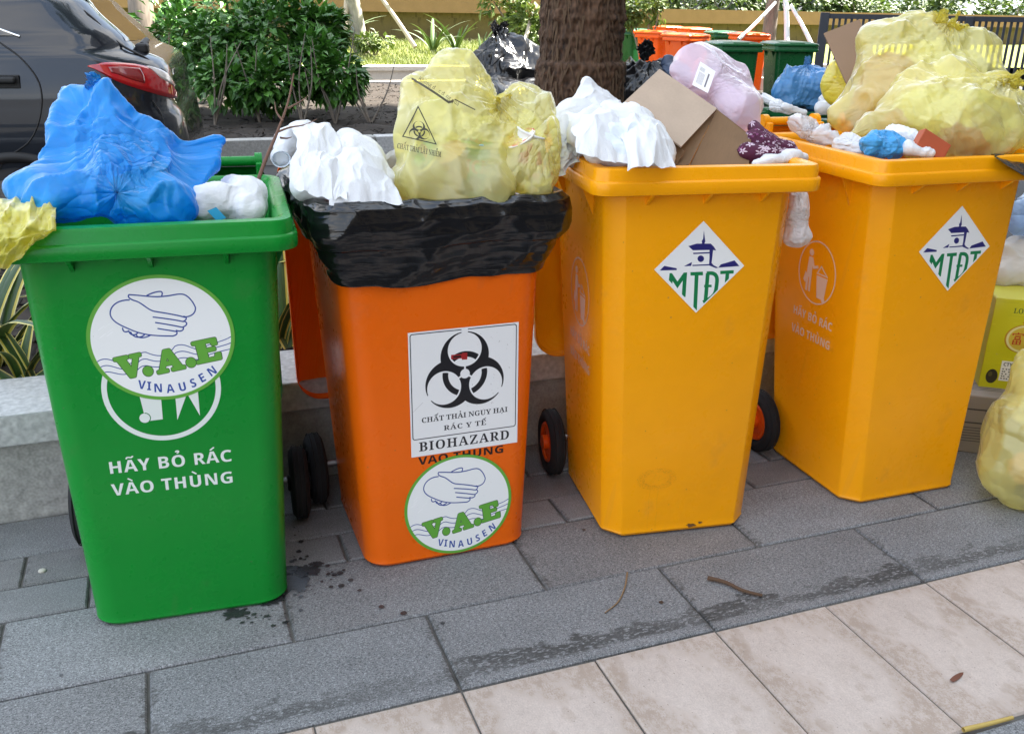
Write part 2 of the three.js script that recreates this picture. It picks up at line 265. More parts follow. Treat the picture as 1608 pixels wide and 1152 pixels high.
function towerLogo() { // white lozenge: blue gate tower over green letters
  return ctex(768, 768, (c) => {
    c.fillStyle = '#f0efec'; c.fillRect(0, 0, 768, 768);
    // unit: the lozenge's left-right and top-bottom corners
    const o = [800 - 202.5 + 22.5, 339 + 3.5 - 205.5];
    frame3(c, [620, 138], [1025, 131], [575, 549], 768, 768);
    c.fillStyle = '#26246c'; c.strokeStyle = '#26246c';
    const poly = (...p) => { c.beginPath(); c.moveTo(p[0], p[1]); for (let i = 2; i < p.length; i += 2) c.lineTo(p[i], p[i + 1]); c.closePath(); c.fill(); };
    poly(823, 176, 827, 214, 828, 224, 824, 232, 830, 240, 806, 240, 814, 230, 812, 222, 818, 214);
    poly(752, 243, 790, 233, 852, 234, 866, 248, 876, 265, 858, 262, 772, 262);
    poly(772, 273, 846, 271, 846, 277, 774, 279);
    poly(846, 262, 862, 262, 860, 278, 858, 292, 854, 320, 862, 330, 884, 342, 874, 344, 842, 331, 845, 300);
    poly(768, 327, 842, 325, 842, 331, 768, 332);
    poly(730, 332, 766, 314, 762, 331);
    poly(884, 342, 895, 328, 958, 311, 980, 337);
    poly(622, 348, 643, 328, 697, 340, 697, 348);
    c.beginPath(); c.arc(806, 300, 14.5, 0, TAU); c.fill();
    c.strokeStyle = '#0a7a45'; c.lineWidth = 17; c.lineJoin = 'miter'; c.lineCap = 'butt';
    const line = (...p) => { c.beginPath(); c.moveTo(p[0], p[1]); for (let i = 2; i < p.length; i += 2) c.lineTo(p[i], p[i + 1]); c.stroke(); };
    // the corner of the lozenge cuts the letters, leaving the white margin
    c.beginPath(); c.moveTo(640, 362); c.lineTo(965, 355); c.lineTo(925, 400); c.lineTo(782, 535); c.lineTo(650, 380); c.closePath(); c.clip();
    line(662, 440, 672, 372, 698, 415, 734, 366, 724, 470);
    line(758, 366, 814, 366); line(786, 366, 772, 560);
    line(836, 366, 822, 500); c.beginPath(); c.moveTo(832, 366); c.bezierCurveTo(890, 360, 878, 400, 872, 440); c.bezierCurveTo(866, 470, 850, 480, 812, 498); c.stroke(); c.lineWidth = 11; line(818, 424, 852, 424); c.lineWidth = 17;
    line(893, 363, 954, 362); line(926, 363, 918, 440);
  });
}
function biohazardSymbol(c, cx, cy, U, fg, bg) {
  const dirs = [-Math.PI / 2, Math.PI / 6, Math.PI * 5 / 6], disc = (x, y, r, f) => { c.fillStyle = f; c.beginPath(); c.arc(x, y, r, 0, TAU); c.fill(); };
  for (const a of dirs) disc(cx + Math.cos(a) * 11 * U, cy + Math.sin(a) * 11 * U, 15 * U, fg);
  for (const a of dirs) disc(cx + Math.cos(a) * 15 * U, cy + Math.sin(a) * 15 * U, 10.5 * U, bg);
  for (const a of dirs) { c.strokeStyle = bg; c.lineWidth = 4 * U; c.beginPath(); c.moveTo(cx + Math.cos(a) * 20 * U, cy + Math.sin(a) * 20 * U); c.lineTo(cx + Math.cos(a) * 28 * U, cy + Math.sin(a) * 28 * U); c.stroke(); }
  for (const a of dirs) { c.strokeStyle = bg; c.lineWidth = 1.1 * U; c.beginPath(); c.moveTo(cx, cy); c.lineTo(cx + Math.cos(a) * 6 * U, cy + Math.sin(a) * 6 * U); c.stroke(); }
  for (const a of dirs) { c.save(); c.beginPath(); c.arc(cx + Math.cos(a) * 15 * U, cy + Math.sin(a) * 15 * U, 9.5 * U, 0, TAU); c.clip(); c.strokeStyle = fg; c.lineWidth = 3.5 * U; c.beginPath(); c.arc(cx, cy, 12.2 * U, 0, TAU); c.stroke(); c.restore(); }
  disc(cx, cy, 3 * U, bg);
}
const texBio = ctex(768, 878, (c, W, H) => {
  c.fillStyle = '#ecebea'; c.fillRect(0, 0, W, H); c.strokeStyle = '#15141a'; c.lineWidth = 6; c.beginPath(); c.roundRect(14, 14, W - 30, 738, 16); c.stroke();
  biohazardSymbol(c, 386, 322, 11.3, '#15141a', '#ecebea');
  c.save(); c.translate(345, 196); c.rotate(0.03); c.fillStyle = '#a31f22'; c.fillRect(-55, -14, 100, 30); c.fillRect(20, -22, 38, 48); c.fillStyle = '#2a0c10'; c.fillRect(-40, -6, 55, 16); c.restore();
  c.fillStyle = '#15141a'; c.save(); c.translate(385, 636); c.scale(0.98, 0.9); viet(c, 'CHẤT THẢI NGUY HẠI', 0, 0, 56, 'serif', { align: 'center', spacing: 0 }); c.restore();
  c.save(); c.translate(385, 712); c.scale(1.06, 0.84); viet(c, 'RÁC Y TẾ', 0, 0, 58, 'serif', { align: 'center', spacing: 3 }); c.restore();
  c.save(); c.translate(384, 842); c.scale(1.06, 1); viet(c, 'BIOHAZARD', 0, 0, 92, 'serif', { align: 'center', spacing: 5 }); c.restore();
  const r = rng(12); for (let i = 0; i < 60; i++) { c.fillStyle = `rgba(120,110,100,${0.1 + 0.35 * r()})`; const x = W * (0.5 + 0.5 * r()), y = r() * H * 0.7, s = 2 + 8 * r() * r(); c.save(); c.translate(x, y); c.rotate(r() * 3); c.fillRect(0, 0, s * 2, s * 0.7); c.restore(); }
  c.strokeStyle = 'rgba(150,145,140,0.6)'; c.lineWidth = 2; c.beginPath(); c.moveTo(10, 560); c.lineTo(90, 490); c.stroke();
});
const alphaTex = (w, h, draw) => { const t = ctex(w, h, (c, W, H) => { c.clearRect(0, 0, W, H); draw(c, W, H); }); return t; };
const texBinPrint = alphaTex(1024, 1480, (c, W) => { // disposal mark with the two printed lines beneath
  c.strokeStyle = c.fillStyle = '#dfe6df'; c.lineWidth = 42; c.beginPath(); c.arc(512, 500, 440, 0, TAU); c.stroke();
  c.lineWidth = 8; // lower half of the mark, the rest is under the round label
  c.beginPath(); c.moveTo(318, 420); c.lineTo(500, 420); c.lineTo(488, 770); c.lineTo(356, 775); c.closePath(); c.fill(); c.beginPath(); c.arc(350, 745, 42, 0, TAU); c.fill(); c.save(); c.globalCompositeOperation = 'destination-out'; c.lineWidth = 7; c.beginPath(); c.arc(350, 745, 44, -1.5, 0.8); c.stroke(); c.restore();
  c.beginPath(); c.moveTo(610, 420); c.lineTo(790, 420); c.lineTo(782, 770); c.lineTo(700, 560); c.lineTo(600, 790); c.closePath(); c.fill();
  c.save(); c.translate(512, 1215); c.scale(1.1, 1); viet(c, 'HÃY BỎ RÁC', 0, 0, 150, 'sans-serif', { align: 'center', spacing: 4 }); c.restore();
  c.save(); c.translate(512, 1420); c.scale(1.1, 1); viet(c, 'VÀO THÙNG', 0, 0, 150, 'sans-serif', { align: 'center', spacing: 4 }); c.restore();
});
const texBlackPrint = alphaTex(768, 128, (c) => { c.fillStyle = '#141012'; c.save(); c.translate(384, 112); c.scale(1.05, 0.85); viet(c, 'VÀO THÙNG', 0, 0, 118, 'sans-serif', { align: 'center', spacing: 2 }); c.restore(); });
const texSidePrint = alphaTex(640, 1100, (c, W) => { // person dropping litter into a bin, in a ring
  c.strokeStyle = c.fillStyle = '#e9cdb4'; c.lineWidth = 14; c.beginPath(); c.ellipse(320, 330, 280, 305, 0, 0, TAU); c.stroke();
  c.beginPath(); c.arc(215, 150, 34, 0, TAU); c.fill();
  c.beginPath(); c.moveTo(185, 195); c.lineTo(245, 195); c.lineTo(275, 270); c.lineTo(330, 255); c.lineTo(340, 280); c.lineTo(262, 305); c.lineTo(246, 280); c.lineTo(246, 380); c.lineTo(240, 540); c.lineTo(212, 540); c.lineTo(210, 400); c.lineTo(200, 400); c.lineTo(196, 540); c.lineTo(166, 540); c.lineTo(172, 300); c.closePath(); c.fill();
  c.beginPath(); c.moveTo(150, 350); c.lineTo(120, 440); c.lineTo(160, 470); c.lineTo(180, 380); c.closePath(); c.fill();
  c.lineWidth = 14; c.beginPath(); c.moveTo(330, 330); c.lineTo(480, 330); c.lineTo(380, 250); c.closePath(); c.stroke();
  c.beginPath(); c.moveTo(322, 350); c.lineTo(490, 350); c.lineTo(460, 570); c.lineTo(350, 570); c.closePath(); c.fill(); c.beginPath(); c.arc(450, 570, 26, 0, TAU); c.fill();
  c.save(); c.translate(320, 830); c.scale(1, 1.1); viet(c, 'HÃY BỎ RÁC', 0, 0, 108, 'sans-serif', { align: 'center' }); c.restore();
  c.save(); c.translate(320, 1020); c.scale(1, 1.1); viet(c, 'VÀO THÙNG', 0, 0, 108, 'sans-serif', { align: 'center' }); c.restore();
});

// ---------------------------------------------------------------- wheelie bins
// plan of a bin at one height: half width, front and back, corner rounding (front corners may be cut flat)
function plan(hw, zf, zb, rf, rb, flat, n = 8) {
  const pts = [], corner = (cx, cz, r, a0, cut) => {
    for (let i = 0; i <= n; i++) {
      const t = i / n;
      if (cut) { const q = r * 0.24, u = t < 0.5 ? t * 2 : t * 2 - 1, off = r - q * 0.42; // two tight bends with a flat between
        const a = a0 + (t < 0.5 ? u * Math.PI / 4 : Math.PI / 4 + u * Math.PI / 4), am = a0 + (t < 0.5 ? 0 : Math.PI / 2);
        const k = r - q; pts.push([cx + Math.cos(am) * k * 1 + Math.cos(a) * q, cz + Math.sin(am) * k + Math.sin(a) * q]);
      } else { const a = a0 + t * Math.PI / 2; pts.push([cx + Math.cos(a) * r, cz + Math.sin(a) * r]); }
    }
  };
  pts.push([0, zb]);
  corner(hw - rb, zb + rb, rb, -Math.PI / 2, false); corner(hw - rf, zf - rf, rf, 0, flat);
  corner(-hw + rf, zf - rf, rf, Math.PI / 2, flat); corner(-hw + rb, zb + rb, rb, Math.PI, false);
  pts.push([0, zb]); return pts;
}
function loft(rings) { // rings: [{y, p}] -> sheet with uv in metres
  const n = rings[0].p.length, pos = [], uv = [], idx = [];
  for (const { y, p } of rings) { let s = 0; p.forEach(([x, z], i) => { if (i) s += Math.hypot(x - p[i - 1][0], z - p[i - 1][1]); pos.push(x, y, z); uv.push(s, y); }); }
  for (let j = 0; j + 1 < rings.length; j++) for (let i = 0; i + 1 < n; i++) { const a = j * n + i; idx.push(a, a + n, a + 1, a + 1, a + n, a + n + 1); }
  const g = new THREE.BufferGeometry(); g.setAttribute('position', new THREE.Float32BufferAttribute(pos, 3)); g.setAttribute('uv', new THREE.Float32BufferAttribute(uv, 2)); g.setIndex(idx); g.computeVertexNormals(); return g;
}
const wearN = 1024, wear = new Float32Array(wearN * wearN), tone = new Float32Array(wearN * wearN);
for (let j = 0; j < wearN; j++) for (let i = 0; i < wearN; i++) {
  const u = i / wearN, v = j / wearN, seed = 101, m = fbm(u, v, 4, seed + 14, 2);
  tone[j * wearN + i] = 1 + 0.05 * fbm(u, v, 3, seed, 2) + 0.035 * fbm(u, v, 22, seed + 4, 2);
  let q = clamp(smoothstep(fbm(u, v, 7, seed + 8, 5), 0.3, 0.46) * 0.12 * (0.5 + 0.5 * speck(u, v, 90, seed + 2)), 0, 1); // thin grey scuffs
  if (m > 0.1 && speck(u, v * 0.12, 34, seed + 12) > 0.66) q = Math.max(q, 0.05);
  if (m > 0.02 && speck(u, v, 110, seed + 19) > 0.86) q = 0.4;
  wear[j * wearN + i] = q;
}
const rmPlastic = tile(512, 512, (u, v) => { const n = 0.30 + 0.1 * fbm(u, v, 5, 130, 3) + 0.08 * fbm(u, v, 40, 133, 2); return [n, n, n]; }, false); rmPlastic.repeat.set(1.2, 1.2);
const bmPlastic = tile(512, 512, (u, v) => 0.5 + 0.35 * fbm(u, v, 3, 140, 3) + 0.05 * speck(u, v, 80, 101), false); bmPlastic.repeat.set(2.2, 2.2);
function plasticMat(c, off, k = 1) {
  const map = tile(wearN, wearN, (u, v) => { const i = ((v * wearN + off * 37) % wearN | 0) * wearN + ((u * wearN + off * 91) % wearN | 0), t = tone[i], q = wear[i] * k; return [lerp(c[0] * t, 0.16, q), lerp(c[1] * t, 0.13, q), lerp(c[2] * t, 0.10, q)]; });
  map.repeat.set(0.9, 0.9);
  return phys({ map, roughness: 1, roughnessMap: rmPlastic, bumpMap: bmPlastic, bumpScale: 0.0012, ior: 1.5, specularIntensity: 0.6, side: THREE.DoubleSide });
}
const mGreen = plasticMat([0.005, 0.235, 0.026], 101), mOrange = plasticMat([0.82, 0.13, 0.003], 131), mYellow = plasticMat([0.93, 0.365, 0.002], 161), mDarkGreen = plasticMat([0.006, 0.085, 0.022], 191), mRedOrange = plasticMat([0.78, 0.095, 0.004], 221), mLidOrange = plasticMat([0.92, 0.14, 0.004], 57);
const mTyre = std({ color: RGB(0.010, 0.010, 0.011), roughness: 0.85 }), mSteel = std({ color: RGB(0.35, 0.35, 0.36), metalness: 0.9, roughness: 0.4 });
const BIN = {
  A: { H: 0.915, hb: 0.212, ht: 0.25, zf: -0.02, flat: false, rf: 0.058, rimr: 0.05 },
  Y: { H: 0.985, hb: 0.205, ht: 0.245, zf: -0.02, flat: true, rf: 0.048, rimr: 0.042 },
};
const section = (k, y, o = 0) => { const b = BIN[k], t = y / (b.H - 0.05); return { hw: lerp(b.hb, b.ht, t) + o, zf: lerp(0, b.zf, t) + o, zb: lerp(-0.40, -0.515, t) - o }; };
const frontZ = (k, y) => section(k, y).zf;
function lidGeo(w, l) { // shallow moulded lid lying flat: hinge edge at z = 0, opening edge at z = l, top up
  const pr = [[0, 0], [0.0, 0.018], [0.012, 0.03], [0.05, 0.036], [0.075, 0.046], [w * 0.3, 0.055]], rings = [];
  for (const [o, y] of pr) rings.push({ y, p: plan(w / 2 - o, l - o, o * 0.6, Math.max(0.07 - o, 0.02), Math.max(0.03 - o, 0.012), false) });
  const g = loft(rings), last = rings.at(-1), cap = new THREE.ShapeGeometry(new THREE.Shape(last.p.map(([x, z]) => new THREE.Vector2(x, -z)))).rotateX(-Math.PI / 2).translate(0, last.y, 0);
  return toCreasedNormals(merge([g, cap]), 0.5);
}
function ribsGeo(k) {
  const b = BIN[k], y1 = b.H - 0.058, list = [];
  const fin = (x, z, turn, drop, out) => { const s = new THREE.Shape([new THREE.Vector2(0, 0), new THREE.Vector2(out, 0), new THREE.Vector2(out * 0.75, -0.008), new THREE.Vector2(0.001, -drop)]); const g = new THREE.ExtrudeGeometry(s, { depth: 0.008, bevelEnabled: false }).translate(-0.003, 0, -0.004).rotateY(turn); list.push(g.translate(x, y1, z)); };
  return { fin, list, b, y1 };
}
function makeBin(kind, color, name, label, { pos, turn = 0, open = true, lidMat, simple = false, lidW = 0.57, group } = {}) {
  const b = BIN[kind], bin = thing(name, label, 'wheelie bin', pos, turn, group), top = b.H - 0.045;
  const ys = simple ? [0, 0.01, 0.5, top] : [0, 0.004, 0.012, 0.016, 0.03, 0.2, 0.45, 0.7, top];
  const rings = ys.map((y, i) => { const s = section(kind, y, y === 0 ? -0.012 : y < 0.01 ? -0.004 : y < 0.014 ? 0.001 : 0); return { y, p: plan(s.hw, s.zf, s.zb, b.rf, 0.04, b.flat) }; });
  const bottom = new THREE.ShapeGeometry(new THREE.Shape(rings[0].p.map(([x, z]) => new THREE.Vector2(x, -z)))).rotateX(-Math.PI / 2).translate(0, 0.03, 0);
  const crease = b.flat ? 0.42 : 0.6;
  mesh('body', toCreasedNormals(merge([loft(rings), bottom]), crease), color, bin);
  // collar: profile swept round the opening
  const H = b.H, prof = [[-0.05, -0.06], [-0.012, -0.066], [0, -0.062], [0.0015, -0.056], [0.0015, -0.036], [-0.001, -0.032], [-0.0055, -0.030], [-0.0065, -0.008], [-0.010, -0.001], [-0.022, 0.001], [-0.034, 0.000], [-0.042, -0.006], [-0.0455, -0.018], [-0.047, -0.05]];
  const P = prof.map(([o, y]) => ({ y: H + y, p: plan(0.29 + o, 0.02 + o, -0.56 - o, Math.max(0.012, b.rimr + o), Math.max(0.012, 0.07 + o), false) }));
  mesh('collar', toCreasedNormals(loft(P), 0.7), color, bin);
  if (!simple) {
    for (const x of [-0.146, 0, 0.146]) { const s = new THREE.Shape([new THREE.Vector2(0, 0), new THREE.Vector2(0.04, 0), new THREE.Vector2(0.036, -0.006), new THREE.Vector2(0.0, -0.036)]); const g = new THREE.ExtrudeGeometry(s, { depth: 0.007, bevelEnabled: true, bevelSize: 0.001, bevelThickness: 0.001, bevelSegments: 1 }).translate(0, 0, -0.0035).rotateY(-Math.PI / 2).translate(x, H - 0.058, frontZ(kind, H - 0.07) - 0.002); mesh('rib', g, color, bin); }
    for (const s of [-1, 1]) for (const z of [-0.14, -0.4]) { const sh = new THREE.Shape([new THREE.Vector2(0, 0), new THREE.Vector2(0.04, 0), new THREE.Vector2(0.036, -0.006), new THREE.Vector2(0.0, -0.085)]); const g = new THREE.ExtrudeGeometry(sh, { depth: 0.007, bevelEnabled: false }).translate(0, 0, -0.0035); if (s < 0) g.rotateY(Math.PI); g.translate(s * (section(kind, H - 0.1).hw - 0.003), H - 0.058, z); mesh('rib', g, color, bin); }
  }
  for (const s of [-1, 1]) { // twin handles at the back
    const x0 = s * 0.055, x1 = s * 0.235, y = H + 0.028, z = -0.585;
    const h = mesh('handle', merge([cyl(V(x0, y, z), V(x1, y, z), 0.0125, 0.0125, 14), ...[x0, x1].map((x) => cyl(V(x - 0.009, y, z), V(x + 0.009, y, z), 0.021, 0.021, 16)), ...[x0, x1].map((x) => box(0.014, 0.05, 0.045, x, y - 0.025, z + 0.02, 0.004))]), color, bin);
  }
  const wheel = simple ? null : mesh('wheel', (() => { const pts = []; for (let i = 0; i <= 16; i++) { const a = i / 16 * TAU; pts.push(new THREE.Vector2(0.078 + Math.cos(a) * 0.021, Math.sin(a) * 0.024)); } return merge([new THREE.LatheGeometry(pts, 40).rotateZ(Math.PI / 2), ...[-0.013, 0, 0.013].map((x) => new THREE.TorusGeometry(0.0985, 0.0022, 4, 40).rotateY(Math.PI / 2).translate(x, 0, 0))]); })(), mTyre, bin);
  if (wheel) {
    const wx = kind === 'A' ? 0.272 : 0.25; wheel.position.set(-wx, 0.1, -0.41);
    const rim = mesh('rim', merge([cyl(V(-0.014, 0, 0), V(0.014, 0, 0), 0.05, 0.05, 28), cyl(V(-0.03, 0, 0), V(0.03, 0, 0), 0.022, 0.022, 18), new THREE.TorusGeometry(0.056, 0.007, 6, 32).rotateY(Math.PI / 2).translate(-0.014, 0, 0), new THREE.TorusGeometry(0.056, 0.007, 6, 32).rotateY(Math.PI / 2).translate(0.014, 0, 0)]), kind === 'A' ? mTyre : mRedOrange, wheel);
    const w2 = wheel.clone(); w2.name = numbered('wheel'); w2.position.x = wx; bin.add(w2); w2.children[0].name = numbered('rim');
    mesh('axle', cyl(V(-0.24, 0.1, -0.425), V(0.24, 0.1, -0.425), 0.011, 0.011, 10), mSteel, bin);
  }
  // lid: shut on the collar, or swung over and hanging behind
  const lid = mesh('lid', lidGeo(open ? lidW : 0.585, open ? 0.665 : 0.6), lidMat ?? color, bin);
  if (open) { lid.rotation.x = Math.PI / 2 + Math.PI + 0.0; lid.position.set(0, H + 0.01, -0.61); lid.rotation.set(Math.PI / 2 - 0.17, 0, 0); lid.scale.set(1, -1, 1); lid.geometry = lid.geometry.clone().scale(1, -1, 1); lid.scale.set(1, 1, 1); { const ix = lid.geometry.attributes.position; for (let i = 0; i < ix.count; i += 3) for (const k of ['position', 'normal', 'uv']) { const A = lid.geometry.attributes[k]; for (let c = 0; c < A.itemSize; c++) { const t = A.array[i * A.itemSize + c]; A.array[i * A.itemSize + c] = A.array[(i + 1) * A.itemSize + c]; A.array[(i + 1) * A.itemSize + c] = t; } } } }
  else { lid.position.set(0, H + 0.004, -0.575); mesh('lid_grip', merge([cyl(V(-0.09, 0.03, 0.565), V(0.09, 0.03, 0.565), 0.012, 0.012, 10), box(0.016, 0.02, 0.03, -0.09, 0.03, 0.555, 0.003), box(0.016, 0.02, 0.03, 0.09, 0.03, 0.555, 0.003)]), lidMat ?? color, lid); }
  return bin;
}
// a flat label or print lying on the front (or left side) of a bin
function onFace(bin, kind, name, shape, map, { x, y, w, h, side = false, lift = 0.0012, print = false, label }) {
  const b = BIN[kind], g = new THREE.ShapeGeometry(shape, 48), p = g.attributes.position, uv = g.attributes.uv;
  for (let i = 0; i < p.count; i++) {
    const u = p.getX(i), v = p.getY(i); uv.setXY(i, u * 0.5 + 0.5, v * 0.5 + 0.5); const X = x + u * w / 2, Y = y + v * h / 2;
    if (side) p.setXYZ(i, -section(kind, Y).hw - lift, Y, X); else p.setXYZ(i, X, Y, frontZ(kind, Y) + lift);
  }
  g.computeVertexNormals();
  const m = phys({ map, roughness: print ? 0.5 : 0.35, clearcoat: print ? 0 : 0.25, clearcoatRoughness: 0.3, transparent: print, side: THREE.DoubleSide });
  return mesh(name, g, m, bin, label);
}
const circleShape = () => { const s = new THREE.Shape(); s.absarc(0, 0, 1, 0, TAU); return s; };
const squareShape = () => new THREE.Shape([[-1, -1], [1, -1], [1, 1], [-1, 1]].map((q) => new THREE.Vector2(...q)));
const lozengeShape = () => new THREE.Shape([[-1, 0], [0, -1], [1, 0], [0, 1]].map((q) => new THREE.Vector2(...q)));

const bin1 = makeBin('A', mGreen, 'wheelie_bin', 'bright green wheelie bin with round handshake label, leftmost of the front row', { pos: [0.101, 0, -0.440], group: 'open wheelie bins in the front row', turn: -0.076, lidW: 0.5 });
onFace(bin1, 'A', 'printed_sign', squareShape(), texBinPrint, { x: -0.008, y: 0.502, w: 0.262, h: 0.378, lift: 0.0006, print: true });
onFace(bin1, 'A', 'round_label', circleShape(), handsLogo(false), { x: 0.004, y: 0.673, w: 0.288, h: 0.27 });
const bin2 = makeBin('A', mOrange, 'wheelie_bin', 'orange wheelie bin with white biohazard label and black liner over its rim', { pos: [0.732, 0, -0.488], group: 'open wheelie bins in the front row', turn: 0, lidMat: mLidOrange, lidW: 0.59 });
onFace(bin2, 'A', 'printed_sign', squareShape(), texBlackPrint, { x: 0.034, y: 0.287, w: 0.235, h: 0.036, lift: 0.0006, print: true });
onFace(bin2, 'A', 'warning_label', squareShape(), texBio, { x: 0.0425, y: 0.4555, w: 0.275, h: 0.318, lift: 0.0012 });
onFace(bin2, 'A', 'round_label', circleShape(), handsLogo(true), { x: 0.024, y: 0.147, w: 0.283, h: 0.276, lift: 0.0016 });
const texTower = towerLogo(), texSmudge = alphaTex(256, 384, (c) => {
  const r = rng(44); for (let i = 0; i < 900; i++) { const a = r() * TAU, q = 50 + 32 * r(); c.fillStyle = `rgba(90,50,20,${0.05 + 0.16 * r()})`; c.fillRect(128 + Math.cos(a) * q * 1.25, 100 + Math.sin(a) * q * 0.75, 2 + 3 * r(), 1 + 2 * r()); }
  for (let i = 0; i < 400; i++) { c.fillStyle = `rgba(90,50,20,${0.04 + 0.08 * r()})`; c.fillRect(60 + r() * 136, 60 + r() * 80, 2 + 6 * r(), 1.5); }
  c.fillStyle = 'rgba(90,50,20,0.13)'; for (const x of [96, 138]) for (let y = 150; y < 384; y += 3) c.fillRect(x + 2 * Math.sin(y * 0.05), y, 2.4, 3 * (r() > 0.2));
});
const mScrape = std({ color: RGB(0.16, 0.07, 0.02), roughness: 0.9 });
const bin3 = makeBin('Y', mYellow, 'wheelie_bin', 'amber yellow wheelie bin third in the row, heaped with white sheets and a cardboard box', { pos: [1.352, 0, -0.406], group: 'open wheelie bins in the front row', turn: -0.138 });
onFace(bin3, 'Y', 'lozenge_label', lozengeShape(), texTower, { x: -0.001, y: 0.736, w: 0.236, h: 0.23 });
onFace(bin3, 'Y', 'smudge', squareShape(), texSmudge, { x: -0.073, y: 0.12, w: 0.14, h: 0.2, lift: 0.0006, print: true, label: 'brown smudge where a label was peeled off' });
onFace(bin3, 'Y', 'printed_sign', squareShape(), texSidePrint, { x: -0.25, y: 0.55, w: 0.19, h: 0.33, side: true, lift: 0.0006, print: true });
{ const s = new THREE.Shape(); const r = rng(6); for (let i = 0; i < 22; i++) { const a = i / 22 * TAU, q = 0.55 + 0.5 * r(); i ? s.lineTo(Math.cos(a) * q, Math.sin(a) * q * 0.8) : s.moveTo(q, 0); } const g = new THREE.ShapeGeometry(s).scale(0.016, 0.009, 1); const g2 = g.clone().scale(0.45, 0.6, 1).translate(0.026, 0.006, 0); mesh('scrape', merge([g, g2]).translate(0.036, 0.018, 0.0014), mScrape, bin3); }
const bin4 = makeBin('Y', mYellow, 'wheelie_bin', 'amber yellow wheelie bin at the right end, piled with clear yellow bags', { pos: [2.093, 0, -0.367], group: 'open wheelie bins in the front row', turn: -0.022 });
onFace(bin4, 'Y', 'lozenge_label', lozengeShape(), texTower, { x: 0.021, y: 0.739, w: 0.238, h: 0.232 });
onFace(bin4, 'Y', 'printed_sign', squareShape(), texSidePrint, { x: -0.245, y: 0.565, w: 0.19, h: 0.325, side: true, lift: 0.0006, print: true });

// ---------------------------------------------------------------- the tower to the right, outside the frame, whose shade covers the foreground
{
  const m = std({ color: RGB(0.42, 0.4, 0.37), roughness: 0.9 }), mg = phys({ color: RGB(0.03, 0.04, 0.05), roughness: 0.1 });
  const b = thing('apartment_tower', 'tall pale apartment tower beside the yard that shades the bins', 'building', [18, 0, -12.0]);
  mesh('wall', box(16, 34, 34, 8, 17, 17), m, b);
  const win = new THREE.BoxGeometry(0.06, 1.5, 1.8), fr = new THREE.BoxGeometry(0.1, 0.12, 2.1);
  for (let f = 0; f < 10; f++) for (let k = 0; k < 9; k++) { const w = mesh('window', win, mg, b); w.position.set(-0.02, 2.2 + f * 3.2, 2.6 + k * 3.6); const s = mesh('sill', fr, m, w); s.position.set(-0.03, -0.83, 0); }
}
{ // the building whose walk the photographer stands on
  const m = std({ color: RGB(0.3, 0.24, 0.17), roughness: 0.9 }), mg = phys({ color: RGB(0.03, 0.04, 0.05), roughness: 0.1 });
  const b = thing('apartment_house', 'tan house front behind the photographer along the paved walk', 'building', [16.2, 0, 6.2]);
  mesh('wall', box(34, 9, 6, 0, 4.5, 3), m, b);
  const win = new THREE.BoxGeometry(2.2, 1.6, 0.08); for (let f = 0; f < 3; f++) for (let k = 0; k < 9; k++) { const w = mesh('window', win, mg, b); w.position.set(-14 + k * 3.5, 1.5 + f * 2.7, -0.02); const s = mesh('sill', new THREE.BoxGeometry(2.5, 0.1, 0.16), m, w); s.position.set(0, -0.86, -0.04); }
}
// ---------------------------------------------------------------- near planter: cast wall with a coping, mulch behind
const mConcrete = std({ roughness: 0.92, map: tile(1024, 512, (u, v) => { const c = fbm(u, v, 4, 301), f = fbm(u, v, 40, 305, 3), s = tnoise(u, v, 150, 309); const k = 0.33 * (1 + 0.25 * c + 0.3 * f + 0.2 * s); return [k * 1.03, k, k * 0.93]; }), bumpMap: tile(512, 256, (u, v) => 0.5 + 0.4 * fbm(u, v, 30, 312, 3), false), bumpScale: 0.006 });
const mCoping = std({ roughness: 0.85, map: tile(512, 512, (u, v) => { const c = fbm(u, v, 5, 321), f = fbm(u, v, 60, 325, 3); const k = 0.44 * (1 + 0.12 * c + 0.5 * f); return [k, k * 0.99, k * 0.97]; }), bumpMap: tile(512, 512, (u, v) => 0.5 + 0.4 * fbm(u, v, 50, 331, 3), false), bumpScale: 0.003 });
const uvBox = (g) => { const p = g.attributes.position, n = g.attributes.normal, uv = g.attributes.uv; for (let i = 0; i < p.count; i++) { const ax = Math.abs(n.getX(i)), ay = Math.abs(n.getY(i)); if (ay > 0.6) uv.setXY(i, p.getX(i), p.getZ(i)); else if (ax > 0.6) uv.setXY(i, p.getZ(i), p.getY(i)); else uv.setXY(i, p.getX(i), p.getY(i)); } return g; };
{
  const w = thing('planter_wall', 'low rough concrete planter wall with pale coping running behind the front bins', 'wall');
  mesh('wall', uvBox(box(6, 0.26, 0.2, -0.1, 0.10, -1.145)), mConcrete, w);
  for (let i = 0; i < 3; i++) mesh('coping', uvBox(box(1.996, 0.09, 0.28, -2.1 + i * 2, 0.272, -1.155, 0.006)), mCoping, w);
  mesh('side_wall', uvBox(box(0.15, 0.3, 1.7, 2.82, 0.145, -2.1)), mConcrete, w);
}
const mSoil = std({ roughness: 1, map: tile(512, 512, (u, v) => { const k = 0.019 * (1 + 0.7 * fbm(u, v, 12, 341) + 0.9 * fbm(u, v, 60, 345, 2)); return [k * 1.35, k, k * 0.72]; }) });
